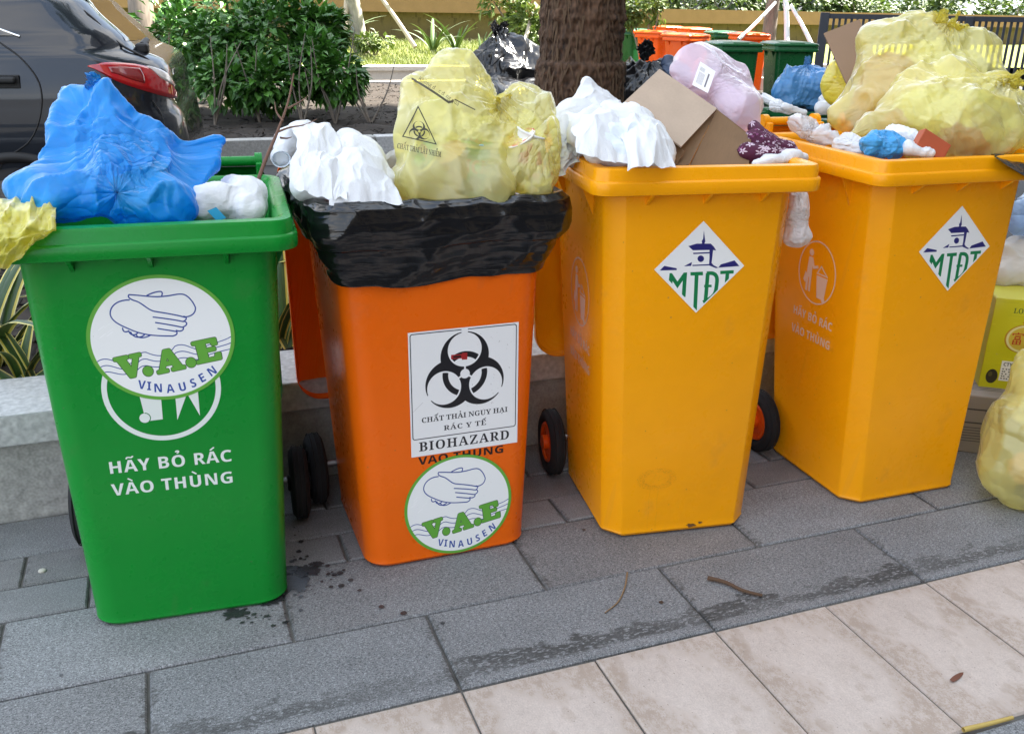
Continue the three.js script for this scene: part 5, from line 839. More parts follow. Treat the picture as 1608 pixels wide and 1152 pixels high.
  mesh('fold', grid(30, 20, (u, v, t) => { const p = at(lerp(575, 632, u), lerp(258 - 20 * u, 318, v) , 2.2 + 0.04 * Math.sin(v * 3)); p.y += 0.006 * N3(u * 5, v * 5, 1); t.copy(p).sub(g2.position); }), mCloth, g2);
  tag(mesh('white_sheet', grid(24, 24, (u, v, t) => { t.copy(at(lerp(603, 650, u) + 6 * v, lerp(240 - 15 * u, 310, v), 2.34 + 0.02 * Math.sin(u * 4))); t.y += 0.006 * N3(u * 4, v * 5, 2); }), mCloth), 'edge of a white sheet wedged between the gown and the yellow bag', 'sheet');

  mesh('loose_fold', drape([at(452, 196, 2.24), at(520, 214, 2.3), at(560, 268, 2.1), at(470, 262, 2.02)], 3, { bulge: 0.05, off: g1.position }), mCloth, g1);
  mesh('loose_fold', drape([at(500, 240, 2.2), at(585, 246, 2.22), at(632, 322, 2.02), at(520, 318, 1.97)], 5, { bulge: 0.06, fold: 0.028, off: g2.position }), mCloth, g2);
  mesh('loose_fold', drape([at(478, 252, 2.12), at(540, 252, 2.14), at(545, 318, 1.98), at(462, 296, 1.99)], 9, { bulge: 0.05, fold: 0.02, off: g2.position }), mCloth, g2);
  // the yellow bags, tied neck to neck
  const K = at(783, 168, 2.2), cL = at(712, 225, 2.25);
  const yb = bag('yellow_bag', 'translucent yellow clinical waste bag with hazard triangle, full of cups and bottles', 'garbage bag', [cap(700, 130, 2.25, 42, 735, 230, 2.24, 88), cap(720, 120, 2.25, 36, 700, 240, 2.22, 72), cap(655, 140, 2.2, 10, 655, 290, 2.14, 24), cap(665, 290, 2.12, 40, 770, 300, 2.14, 40), cap(690, 200, 2.2, 58, 770, 240, 2.22, 44), { a: K, b: at(740, 150, 2.24), ra: 0.012, rb: pxr(36, 2.24) }], mYellowFilm,
    { k: 0.05, center: cL, axis: K.clone().sub(cL), amp: 0.036, freq: 6, seed: 13, stretch: 0.6, fine: 0.6, nu: 190, nv: 150, pleats: 0.02, pleatN: 8, reach: 0.1, knot: K, part: 'left_lobe' },
    [['right_lobe', skin([cap(833, 165, 2.24, 28, 828, 250, 2.2, 45), cap(822, 270, 2.16, 36, 838, 285, 2.16, 26), cap(800, 168, 2.2, 10, 840, 210, 2.22, 36), cap(820, 150, 2.24, 16, 852, 170, 2.24, 20), { a: K, b: at(815, 190, 2.22), ra: 0.012, rb: pxr(28, 2.22) }], { k: 0.045, center: at(826, 220, 2.2), axis: K.clone().sub(at(826, 220, 2.2)), amp: 0.03, freq: 7, seed: 17, stretch: 0.6, fine: 0.6, nu: 150, nv: 120, pleats: 0.02, pleatN: 8, reach: 0.11, knot: K })],
      ['knot', knotGeo(K, 0.0125, 0.7), mYellowThick], ['ear', tail(K, at(793, 150, 2.16).sub(K), 0.035, 0.006, 0.02, 6), mYellowThick], ['ear', tail(K, at(786, 192, 2.15).sub(K), 0.03, 0.006, 0.014, 8), mYellowThick]]);
  // print on the film, in its own curved sheet just proud of the skin
  const ink = ctex(512, 512, (c) => { c.clearRect(0, 0, 512, 512); c.strokeStyle = c.fillStyle = '#2b2a1c'; c.lineWidth = 9; c.beginPath(); c.moveTo(215, 20); c.lineTo(330, 330); c.lineTo(75, 265); c.closePath(); c.stroke();
    const o = canvas(512, 512, (d) => { biohazardSymbol(d, 256, 256, 8, '#2b2a1c', '#ffffff'); const im = d.getImageData(0, 0, 512, 512); for (let i = 0; i < im.data.length; i += 4) { if (im.data[i] > 120 && im.data[i + 3]) im.data[i + 3] = 0; } d.putImageData(im, 0, 0); }); c.drawImage(o, 205 - 105, 215 - 105 + 10, 210, 210);
    c.save(); c.translate(190, 400); c.rotate(0.22); c.scale(0.62, 1.35); viet(c, 'CHẤT THẢI LÂY NHIỄM', 0, 0, 46, 'serif', { align: 'center' }); c.restore(); });
  // a printed patch wrapped on the skin: laid out flat on an upright plane of the bag, then pressed inwards onto the film
  const wrapPrint = (name, map, c, w, h, turn, F) => { const n = V(Math.sin(turn), 0.12, Math.cos(turn)).normalize(), e = V(Math.cos(turn), 0, -Math.sin(turn)), up = n.clone().cross(e); const g = grid(40, 40, (u, v, t) => { t.copy(c).addScaledVector(e, (u - 0.5) * w).addScaledVector(up, (v - 0.5) * h).addScaledVector(n, 0.16); let m = 0; for (let i = 0; i < 80; i++) { const s = F(t.x, t.y, t.z); if (s < 0.011 || m > 0.3) break; const k = Math.max(0.001, s - 0.01); m += k; t.addScaledVector(n, -k); } }); return mesh(name, g.translate(-yb.position.x, -yb.position.y, -yb.position.z), phys({ map, transparent: true, roughness: 0.6, side: THREE.DoubleSide }), yb); };
  const FL = field([cap(700, 130, 2.25, 42, 735, 230, 2.24, 88), cap(720, 120, 2.25, 36, 700, 240, 2.22, 72), cap(655, 140, 2.2, 10, 655, 290, 2.14, 24), cap(665, 290, 2.12, 40, 770, 300, 2.14, 40), cap(690, 200, 2.2, 58, 770, 240, 2.22, 44)], 0.05);
  wrapPrint('printed_sign', ink, at(668, 212, 2.1), 0.135, 0.135, -0.12, FL);
  wrapPrint('printed_sign', ctex(512, 256, (c) => { c.clearRect(0, 0, 512, 256); c.strokeStyle = c.fillStyle = '#3a3218'; c.lineWidth = 14; c.beginPath(); c.moveTo(20, 22); c.lineTo(290, 168); c.lineTo(330, 160); c.stroke(); c.lineWidth = 7; c.beginPath(); c.moveTo(340, 150); c.lineTo(500, 210); c.stroke(); c.save(); c.translate(70, 6); c.rotate(0.5); c.scale(1, 1); c.font = 'italic 34px serif'; c.fillText('Không được đựng quá', 10, 20); c.restore(); }), at(696, 150, 2.12), 0.145, 0.098, -0.2, FL);
  // what shows through: cups, bottles, a can
  const cup = (label, px, py, D, r, h, rx, rz, m, name = 'plastic_cup', cat = 'cup') => { const p = at(px, py, D + 0.01), t = thing(name, label, cat, p.toArray()); t.rotation.set(rx, 0, rz); mesh('cup_body', new THREE.CylinderGeometry(r * 1.15, r * 0.85, h, 28, 1), m, t); mesh('lip', new THREE.TorusGeometry(r * 1.15, 0.003, 6, 28).rotateX(Math.PI / 2).translate(0, h / 2, 0), m, t); const rl = /right lobe|strawberry/.test(label); return tuck(t, rl ? FR : FIELD.get(yb), rl ? at(826, 235, 2.2) : at(715, 255, 2.24), rl ? 0.014 : 0.006); };
  const FR = field([cap(833, 165, 2.24, 28, 828, 250, 2.2, 45), cap(822, 270, 2.16, 36, 838, 285, 2.16, 26)], 0.045);
  const texStraw = ctex(512, 256, (c) => { c.fillStyle = '#efe8d6'; c.fillRect(0, 0, 512, 256); const r = rng(3); for (let i = 0; i < 12; i++) { const x = (i * 97) % 512, y = 50 + (i * 71) % 160; c.save(); c.translate(x, y); c.rotate(r() * 2 - 1); c.fillStyle = '#d0443a'; c.beginPath(); c.moveTo(0, 44); c.bezierCurveTo(-46, 0, -36, -34, 0, -24); c.bezierCurveTo(36, -34, 46, 0, 0, 44); c.fill(); c.fillStyle = '#b9c26a'; c.fillRect(-14, -34, 28, 9); c.restore(); } c.strokeStyle = '#5a5242'; c.lineWidth = 5; for (const x of [60, 260, 440]) { c.beginPath(); c.arc(x, 70, 20, 0, 4.5); c.stroke(); } });
  const texTeal = ctex(512, 256, (c) => { c.fillStyle = '#5aa49a'; c.fillRect(0, 0, 512, 256); c.fillStyle = '#2f7f7c'; c.fillRect(0, 150, 512, 106); c.fillStyle = '#e9efe6'; c.fillRect(0, 0, 512, 20); c.font = 'bold 90px sans-serif'; c.fillStyle = '#d4533c'; for (let i = 0; i < 4; i++) c.fillText('IOI', 10 + i * 140, 140); c.fillStyle = '#8ec07a'; for (let i = 0; i < 6; i++) { c.beginPath(); c.arc(40 + i * 90, 205, 26, 0, TAU); c.fill(); } });
  cup('cream paper cup with red strawberries in the right lobe of the yellow bag', 826, 276, 2.08, 0.034, 0.085, 0.1, 0.5, std({ map: texStraw, roughness: 0.5 }), 'paper_cup');
  cup('white cup wedged left of the strawberry cup inside the yellow bag', 806, 262, 2.12, 0.03, 0.1, 0.2, -0.3, std({ color: RGB(0.75, 0.75, 0.73), roughness: 0.5 }));
  cup('bottle with teal label low in the middle of the yellow bag', 768, 272, 2.11, 0.031, 0.12, 0.05, -0.1, std({ map: texTeal, roughness: 0.5 }), 'labelled_bottle', 'bottle');
  cup('cup with a teal and white label at the lower left of the yellow bag', 660, 264, 2.08, 0.03, 0.1, 0.2, 0.9, std({ map: texTeal, roughness: 0.5 }), 'labelled_cup');
  cup('ribbed clear cup lying at the bottom of the yellow bag', 690, 282, 2.09, 0.034, 0.12, 0.2, 0.95, std({ color: RGB(0.72, 0.70, 0.62), roughness: 0.4 }));
  cup('pale brown paper cup behind the ribbed cup in the yellow bag', 722, 275, 2.1, 0.034, 0.1, 0.3, 0.5, std({ color: RGB(0.55, 0.36, 0.22), roughness: 0.6 }), 'paper_cup');
  tag(mesh('dark_scrap', inside(skin([{ a: at(735, 300, 2.07), b: at(750, 294, 2.07), ra: 0.018, rb: 0.016 }], { center: at(742, 297, 2.07), amp: 0.02, freq: 20, seed: 4, nu: 40, nv: 30 }), FIELD.get(yb), at(715, 255, 2.24), 0.013), std({ color: RGB(0.06, 0.035, 0.02), roughness: 0.6 })), 'dark brown scrap at the bottom of the yellow bag', 'scrap');
  for (const [px, py, D, s, l] of [[690, 200, 2.27, 0.08, 'left'], [745, 215, 2.27, 0.07, 'middle'], [830, 205, 2.24, 0.045, 'right lobe']]) tag(mesh('crumpled_tissue', inside(skin([{ a: at(px, py, D), b: at(px + 10, py + 40, D), ra: s * 0.8, rb: s }], { center: at(px + 5, py + 20, D), amp: 0.03, freq: 14, seed: px, nu: 60, nv: 40 }), px > 800 ? FR : FIELD.get(yb), at(px + 5, py + 20, D), 0.02), mCloth), `pale crumpled tissue filling the ${l} of the yellow clinical bag`, 'tissue');
}

// ---------------------------------------------------------------- third bin: sheets, box, pink bag, patterned cloth
{
  bag('white_sheet', 'tall folded white sheet peaking at the left of the third bin, by the palm', 'sheet', [tri([921, 130, 2.46], [970, 166, 2.5], [890, 200, 2.36], 7), cap(918, 150, 2.44, 10, 905, 190, 2.4, 32), cap(905, 190, 2.4, 34, 960, 190, 2.45, 30), cap(882, 200, 2.4, 14, 900, 240, 2.3, 20)], mCloth, { k: 0.025, center: at(918, 182, 2.42), amp: 0.016, freq: 6, seed: 21, stretch: 0.4, fine: 0.5, nu: 110, nv: 90 });
  bag('white_gown', 'white nonwoven gown bundled at the front left of the third bin', 'gown', [cap(925, 205, 2.24, 34, 985, 195, 2.3, 30), cap(955, 175, 2.38, 20, 1000, 200, 2.34, 30), cap(985, 205, 2.26, 30, 1035, 240, 2.24, 26), cap(940, 235, 2.18, 22, 1010, 245, 2.2, 22), cap(1020, 200, 2.3, 14, 1045, 250, 2.2, 14)], mCloth, { k: 0.03, center: at(978, 215, 2.28), amp: 0.022, freq: 6, seed: 23, stretch: 0.5, fine: 0.5, nu: 160, nv: 120 });
  bag('diaper', 'white padded pad with pale blue edge on the gown in the third bin', 'diaper', [cap(960, 205, 2.18, 16, 1005, 215, 2.2, 18), cap(1005, 215, 2.19, 18, 1030, 250, 2.18, 14), cap(930, 225, 2.16, 18, 985, 240, 2.15, 16)], mTissue, { k: 0.03, center: at(985, 225, 2.17), amp: 0.014, freq: 10, seed: 25, nu: 90, nv: 70 });
  { const a = scene.getObjectByName('white_sheet_001'), b = scene.children.filter((o) => /^white_gown/.test(o.name)).at(-1);
    mesh('loose_fold', drape([at(922, 122, 2.44), at(976, 164, 2.48), at(962, 225, 2.3), at(872, 188, 2.34)], 11, { bulge: 0.02, fold: 0.02, fu: 2.4, off: a.position }), mCloth, a);
    mesh('loose_fold', drape([at(888, 180, 2.3), at(968, 172, 2.34), at(1000, 255, 2.12), at(905, 248, 2.12)], 13, { bulge: 0.05, fold: 0.024, fu: 2.4, off: b.position }), mCloth, b);
    mesh('loose_fold', drape([at(955, 178, 2.32), at(1022, 196, 2.3), at(1062, 262, 2.12), at(985, 262, 2.08)], 15, { bulge: 0.05, fold: 0.024, fu: 2.2, off: b.position }), mCloth, b); }
  const flap = thing('white_sheet', 'white sheet hanging over the left rim of the third bin', 'sheet', [0, 0, 0]);
  mesh('skin', grid(40, 40, (u, v, t) => { const top = [872, 905, 930], px = lerp(lerp(868, 925, u), lerp(850, 905, u), v), py = lerp(lerp(205, 225, u), lerp(296, 250, u * 0.9), v), D = 2.26 - 0.06 * v + 0.05 * u; t.copy(at(px, py, D)); t.x += 0.012 * N3(u * 4, v * 3, 1); t.y += 0.01 * N3(u * 5, v * 2, 6); t.z += 0.018 * N3(u * 5 + v, v * 2.5, 9); }), mCloth, flap);
  // cardboard box: thick walls, an open flap laid over
  const board = (tone) => std({ roughness: 0.9, side: THREE.DoubleSide, map: tile(256, 256, (u, v) => { const k = 1 + 0.12 * fbm(u, v, 3, 521 + tone * 9) + 0.07 * tnoise(u, v * 0.1, 60, 525); return [0.20 * tone * k, 0.115 * tone * k, 0.055 * tone * k]; }) });
  const mBoard = board(1), mBoardPale = std({ roughness: 0.9, side: THREE.DoubleSide, map: tile(256, 256, (u, v) => { const k = 1 + 0.1 * fbm(u, v, 3, 531) + 0.06 * fbm(u, v, 30, 535, 2); return [0.46 * k, 0.345 * k, 0.25 * k]; }) });
  const panel = (name, q, mat, parent, th = 0.004) => { const [a, b, c, d] = q, n = b.clone().sub(a).cross(d.clone().sub(a)).normalize().multiplyScalar(th), f = (u, v, o, t) => t.copy(a).multiplyScalar((1 - u) * (1 - v)).addScaledVector(b, u * (1 - v)).addScaledVector(c, u * v).addScaledVector(d, (1 - u) * v).addScaledVector(n, o); const g1 = grid(6, 6, (u, v, t) => f(u, v, 1, t)), g2 = grid(6, 6, (u, v, t) => f(u, v, 0, t)), e = []; for (const [p, r] of [[a, b], [b, c], [c, d], [d, a]]) e.push(grid(1, 1, (u, v, t) => t.copy(p).lerp(r, u).addScaledVector(n, v))); return mesh(name, merge([g1, g2, ...e]), mat, parent); };
  const bx = thing('cardboard_box', 'open brown cardboard box lying tilted on top of the third bin', 'box', [0, 0, 0]);
  panel('flap', [at(1036, 108, 2.52), at(1126, 170, 2.42), at(1070, 230, 2.26), at(978, 162, 2.36)], mBoardPale, bx);
  panel('side_panel', [at(1126, 172, 2.43), at(1180, 216, 2.40), at(1176, 262, 2.30), at(1082, 262, 2.28)], mBoard, bx);
  panel('side_panel', [at(1124, 176, 2.44), at(1083, 258, 2.27), at(1050, 262, 2.29), at(1070, 224, 2.29)], mBoard, bx);
  panel('side_panel', [at(968, 170, 2.4), at(976, 162, 2.38), at(1075, 238, 2.28), at(1060, 262, 2.28)], mBoard, bx);
  panel('bottom_panel', [at(1036, 112, 2.56), at(1126, 174, 2.48), at(1180, 216, 2.44), at(1090, 190, 2.6)], mBoard, bx);
  // pink film over something stiff and rounded, with a label
  const pk = bag('pink_bag', 'pale pink film bag with a paper label on top of the third bin', 'garbage bag', [cap(1085, 100, 2.66, 26, 1160, 170, 2.62, 36), cap(1115, 105, 2.7, 26, 1172, 165, 2.66, 22), cap(1060, 112, 2.62, 12, 1090, 130, 2.62, 26), cap(1100, 85, 2.68, 12, 1150, 125, 2.7, 26), cap(1150, 185, 2.58, 28, 1180, 200, 2.6, 12)], mPink, { k: 0.05, center: at(1128, 140, 2.64), amp: 0.02, freq: 5, seed: 31, stretch: 0.5, fine: 0.5, nu: 140, nv: 110 });
  tag(mesh('foam_block', skin([cap(1105, 120, 2.66, 14, 1155, 165, 2.64, 18)], { center: at(1130, 142, 2.65), amp: 0.002, freq: 5, nu: 40, nv: 30 }), std({ color: RGB(0.8, 0.78, 0.8), roughness: 0.7 })), 'white padded lump filling the pink bag', 'padding');
  const texNote = ctex(256, 256, (c) => { c.fillStyle = '#f3efee'; c.fillRect(0, 0, 256, 256); c.fillStyle = '#5f5a60'; for (let i = 0; i < 7; i++) c.fillRect(40 + i * 14, 40, 4, 120); c.fillStyle = '#6c666c'; c.fillRect(170, 40, 22, 150); c.fillStyle = '#888'; for (let i = 0; i < 5; i++) c.fillRect(30, 175 + i * 8, 80, 3); });
  panel('paper_label', [at(1100, 96, 2.545), at(1124, 112, 2.545), at(1112, 146, 2.505), at(1087, 133, 2.51)].map((p) => p.sub(pk.position)), std({ map: texNote, roughness: 0.7, side: THREE.DoubleSide }), pk, 0.001);
  const texFloral = ctex(512, 512, (c) => { c.fillStyle = '#4a1030'; c.fillRect(0, 0, 512, 512); const r = rng(17); for (let i = 0; i < 60; i++) { const x = r() * 512, y = r() * 512; c.fillStyle = r() > 0.3 ? '#cdb9c4' : '#8a4a72'; for (let k = 0; k < 5; k++) { c.beginPath(); c.ellipse(x + Math.cos(k * 1.26) * 13, y + Math.sin(k * 1.26) * 13, 11, 4.5, k * 1.26, 0, TAU); c.fill(); } } }, true); texFloral.repeat.set(3, 2);
  bag('patterned_cloth', 'dark purple cloth with white leaf pattern at the right of the third bin', 'cloth', [cap(1180, 225, 2.42, 18, 1235, 238, 2.42, 16), cap(1185, 200, 2.5, 10, 1200, 235, 2.42, 18), cap(1175, 240, 2.34, 18, 1230, 246, 2.36, 12)], std({ map: texFloral, roughness: 0.85, side: THREE.DoubleSide }), { k: 0.03, center: at(1203, 233, 2.42), amp: 0.012, freq: 12, seed: 35, nu: 80, nv: 60 });
  bag('white_cloth', 'small folded white cloth over the right rim of the third bin', 'cloth', [cap(1190, 258, 2.3, 8, 1250, 244, 2.34, 9), cap(1200, 252, 2.34, 10, 1262, 246, 2.36, 7)], mCloth, { k: 0.02, center: at(1226, 250, 2.33), amp: 0.01, freq: 12, seed: 37, nu: 80, nv: 50 });
  bag('white_bag', 'thin white plastic bag hanging between the two yellow bins', 'plastic bag', [cap(1252, 310, 2.42, 12, 1250, 370, 2.42, 17), cap(1238, 376, 2.42, 8, 1262, 372, 2.42, 10), cap(1262, 306, 2.44, 8, 1262, 370, 2.44, 9)], mWhiteBag, { k: 0.02, center: at(1251, 345, 2.42), amp: 0.012, freq: 14, seed: 39, stretch: 0.25, nu: 90, nv: 80 });
}

// ---------------------------------------------------------------- fourth bin
{
  const K1 = at(1484, 50, 2.86), c1 = at(1440, 130, 2.9);
  const yb1 = bag('yellow_bag', 'large knotted yellow bag standing at the back of the fourth bin', 'garbage bag', [cap(1400, 75, 2.9, 46, 1400, 160, 2.9, 78), cap(1440, 60, 2.9, 40, 1450, 150, 2.9, 80), cap(1505, 95, 2.92, 50, 1500, 150, 2.9, 60), cap(1545, 85, 2.94, 22, 1540, 150, 2.9, 40), cap(1335, 180, 2.84, 26, 1390, 180, 2.86, 40), { a: K1, b: at(1460, 80, 2.88), ra: 0.014, rb: pxr(34, 2.88) }], mYellowFilm, { k: 0.06, center: c1, axis: K1.clone().sub(c1), amp: 0.052, freq: 5, seed: 41, stretch: 0.6, fine: 1.1, nu: 190, nv: 150, pleats: 0.025, pleatN: 9, reach: 0.13, knot: K1 },
    [['knot', knotGeo(K1, 0.016, 1.1), mYellowThick], ['ear', tail(K1, at(1474, 22, 2.84).sub(K1), 0.055, 0.012, 0.032, 3), mYellowThick], ['ear', tail(K1, at(1508, 34, 2.84).sub(K1), 0.05, 0.01, 0.03, 7), mYellowThick]]);
  const K2 = at(1572, 134, 2.58), c2 = at(1490, 190, 2.6);
  const yb2 = bag('yellow_bag', 'bulging pale yellow bag lying in front on the fourth bin, knot at the right', 'garbage bag', [cap(1450, 140, 2.66, 38, 1480, 200, 2.58, 56), cap(1500, 130, 2.64, 36, 1540, 200, 2.56, 58), cap(1345, 212, 2.6, 16, 1420, 190, 2.62, 40), cap(1560, 150, 2.62, 26, 1590, 205, 2.58, 40), cap(1430, 165, 2.62, 36, 1540, 205, 2.56, 52), cap(1590, 170, 2.62, 20, 1612, 220, 2.6, 26), { a: K2, b: at(1545, 165, 2.6), ra: 0.014, rb: pxr(32, 2.6) }], mYellowFilm, { k: 0.06, center: c2, axis: K2.clone().sub(c2), amp: 0.046, freq: 5.5, seed: 43, stretch: 0.6, fine: 1.1, nu: 200, nv: 150, pleats: 0.024, pleatN: 9, reach: 0.13, knot: K2 },
    [['knot', knotGeo(K2, 0.014, 0.4), mYellowThick], ['ear', tail(K2, at(1600, 124, 2.56).sub(K2), 0.05, 0.01, 0.028, 5), mYellowThick], ['ear', tail(K2, at(1572, 160, 2.5).sub(K2), 0.05, 0.008, 0.03, 4), mYellowThick]]);
  // filling seen through the film
  const fill = (label, px, py, D, r, seed, m = mCloth) => tag(mesh('crumpled_waste', inside(skin([{ a: at(px - 12, py, D), b: at(px + 14, py + 8, D), ra: r, rb: r * 0.9 }], { center: at(px, py, D), amp: 0.04, freq: 12, seed, nu: 90, nv: 64 }), FIELD.get(/front/.test(label) ? yb2 : yb1), /front/.test(label) ? c2 : c1, 0.03), m), label, 'waste');
  const mBeigeWaste = std({ color: RGB(0.5, 0.25, 0.07), roughness: 0.8 }), mGreyWaste = std({ color: RGB(0.6, 0.62, 0.6), roughness: 0.7 });
  fill('tan crumpled packaging inside the large back yellow bag', 1390, 150, 2.88, 0.125, 45, mBeigeWaste); fill('pale waste at the right inside the large back yellow bag', 1480, 130, 2.9, 0.12, 46);
  fill('white crumpled wrapping in the middle of the front yellow bag', 1470, 185, 2.59, 0.095, 47); fill('grey wrapping at the right of the front yellow bag', 1550, 190, 2.6, 0.075, 48, mGreyWaste); fill('reddish wrapper low inside the front yellow bag', 1510, 222, 2.52, 0.045, 66, std({ color: RGB(0.4, 0.07, 0.03), roughness: 0.6 })); fill('dark packaging at the upper right inside the back yellow bag', 1535, 115, 2.93, 0.05, 67, std({ color: RGB(0.08, 0.07, 0.06), roughness: 0.6 })); fill('small tan waste at the left tail of the front yellow bag', 1415, 196, 2.62, 0.05, 49, mBeigeWaste);
  tag(mesh('blue_bundle', skin([cap(1375, 228, 2.42, 20, 1410, 232, 2.42, 16), cap(1365, 224, 2.42, 12, 1400, 222, 2.44, 14)], { k: 0.02, center: at(1388, 229, 2.42), amp: 0.012, freq: 22, seed: 51, nu: 100, nv: 70 }), film(0.06, 0.42, 0.82, 0.3, 0.5)), 'small crumpled sky-blue cap bundle at the front of the fourth bin', 'cap');
  bag('white_cloth', 'crumpled white mask cloth beside the blue bundle in the fourth bin', 'cloth', [cap(1400, 212, 2.5, 12, 1445, 225, 2.46, 16), cap(1430, 232, 2.4, 12, 1462, 240, 2.4, 9), cap(1405, 205, 2.52, 10, 1430, 212, 2.5, 12)], mCloth, { k: 0.02, center: at(1430, 224, 2.45), amp: 0.014, freq: 14, seed: 53, nu: 90, nv: 60 });
  tag(mesh('carton', new RoundedBoxGeometry(0.085, 0.05, 0.03, 2, 0.003).applyQuaternion(new THREE.Quaternion().setFromEuler(new THREE.Euler(-0.3, -0.2, -0.6))).translate(...at(1462, 229, 2.41).toArray()), std({ color: RGB(0.42, 0.085, 0.03), roughness: 0.6 })), 'small reddish brown carton at the front rim of the fourth bin', 'carton');
  bag('white_bag', 'scrunched thin white plastic bag near the handle of the fourth bin', 'plastic bag', [cap(1255, 197, 2.7, 14, 1290, 212, 2.66, 14), cap(1252, 190, 2.72, 8, 1265, 205, 2.7, 14), cap(1290, 210, 2.62, 12, 1318, 222, 2.58, 10)], mClear, { k: 0.02, center: at(1276, 206, 2.67), amp: 0.02, freq: 16, seed: 55, nu: 110, nv: 80 });
  bag('white_bag', 'crumpled white wrapping under the yellow bag at the left rim of the fourth bin', 'plastic bag', [cap(1320, 228, 2.52, 12, 1352, 236, 2.48, 8), cap(1330, 216, 2.56, 8, 1360, 226, 2.52, 8)], mWhiteBag, { k: 0.02, center: at(1338, 227, 2.52), amp: 0.012, freq: 16, seed: 56, nu: 80, nv: 50 });
  tag(mesh('black_film', drape([at(1556, 243, 2.46), at(1660, 240, 2.56), at(1680, 330, 2.44), at(1566, 250, 2.38)], 21, { bulge: 0.01, fold: 0.014 }), mLiner), 'edge of a black bin bag over the right rim of the fourth bin', 'bin liner');
  const mBoard2 = std({ color: RGB(0.235, 0.145, 0.085), roughness: 0.9 });
  { const q = [at(1294, 52, 3.2), at(1350, 30, 3.2), at(1392, 130, 3.05), at(1330, 132, 3.05)], n = q[1].clone().sub(q[0]).cross(q[3].clone().sub(q[0])).normalize(); const g = []; for (const o of [0, 0.006]) g.push(grid(1, 1, (u, v, t) => t.copy(q[0]).lerp(q[1], u).lerp(q[3].clone().lerp(q[2], u), v).addScaledVector(n, o))); for (let i = 0; i < 4; i++) g.push(grid(1, 1, (u, v, t) => t.copy(q[i]).lerp(q[(i + 1) % 4], u).addScaledVector(n, v * 0.006))); mBoard2.side = THREE.DoubleSide; tag(mesh('cardboard_sheet', merge(g), mBoard2), 'brown cardboard flap standing up beside the large yellow bag', 'cardboard'); }
  bag('yellow_bag', 'olive yellow bag showing behind the cardboard flap', 'garbage bag', [cap(1318, 110, 3.3, 18, 1325, 140, 3.3, 26), cap(1306, 130, 3.3, 14, 1335, 150, 3.3, 22)], mYellowThick, { k: 0.04, center: at(1322, 130, 3.3), amp: 0.014, freq: 8, seed: 57, nu: 80, nv: 60 });
}

// ---------------------------------------------------------------- open dark green bin behind, with a blue bag
{
  const p = onY(1262, 188, 0.915);
  const b = makeBin('A', mDarkGreen, 'wheelie_bin', 'open dark green wheelie bin behind the fourth bin, seen from its handles', { pos: [p.x, 0, p.z - 0.52], turn: Math.PI - 0.25 });
  const D = 3.75, K = at(1266, 112, D), c = at(1258, 140, D);
  bag('blue_bag', 'knotted translucent blue bag on the open dark green bin behind', 'garbage bag', [cap(1240, 135, D, 26, 1275, 140, D, 30), cap(1225, 145, D, 14, 1290, 148, D, 18), cap(1250, 155, D, 20, 1285, 152, D, 20), { a: K, b: at(1260, 130, D), ra: 0.01, rb: pxr(22, D) }], film(0.10, 0.36, 0.72, 0.5, 0.3), { k: 0.05, center: c, axis: K.clone().sub(c), amp: 0.04, freq: 6, seed: 61, nu: 130, nv: 100, pleats: 0.03, pleatN: 8, reach: 0.12, knot: K }, [['ear', tail(K, at(1268, 98, D).sub(K), 0.05, 0.01, 0.016, 3)]]);
  tag(mesh('crumpled_waste', skin([{ a: at(1245, 150, D), b: at(1280, 152, D), ra: 0.05, rb: 0.05 }], { center: at(1262, 151, D), amp: 0.03, freq: 12, seed: 62, nu: 50, nv: 40 }), std({ color: RGB(0.05, 0.06, 0.08), roughness: 0.6 })), 'dark waste inside the knotted blue bag', 'waste');
  bag('white_bag', 'white plastic bag right of the knotted blue bag', 'plastic bag', [cap(1300, 160, 3.6, 14, 1318, 152, 3.6, 14), cap(1290, 170, 3.55, 10, 1320, 168, 3.55, 12)], mWhiteBag, { k: 0.03, center: at(1308, 162, 3.58), amp: 0.014, freq: 9, seed: 63, nu: 80, nv: 60 });
  bag('white_bag', 'white plastic film tucked under the blue bag at the bin edge', 'plastic bag', [cap(1218, 165, 3.6, 8, 1240, 172, 3.55, 8), cap(1200, 152, 3.7, 7, 1222, 166, 3.62, 8), cap(1232, 168, 3.5, 6, 1262, 176, 3.5, 6)], mWhiteBag, { k: 0.03, center: at(1228, 167, 3.58), amp: 0.01, freq: 9, seed: 64, nu: 80, nv: 60 });
}
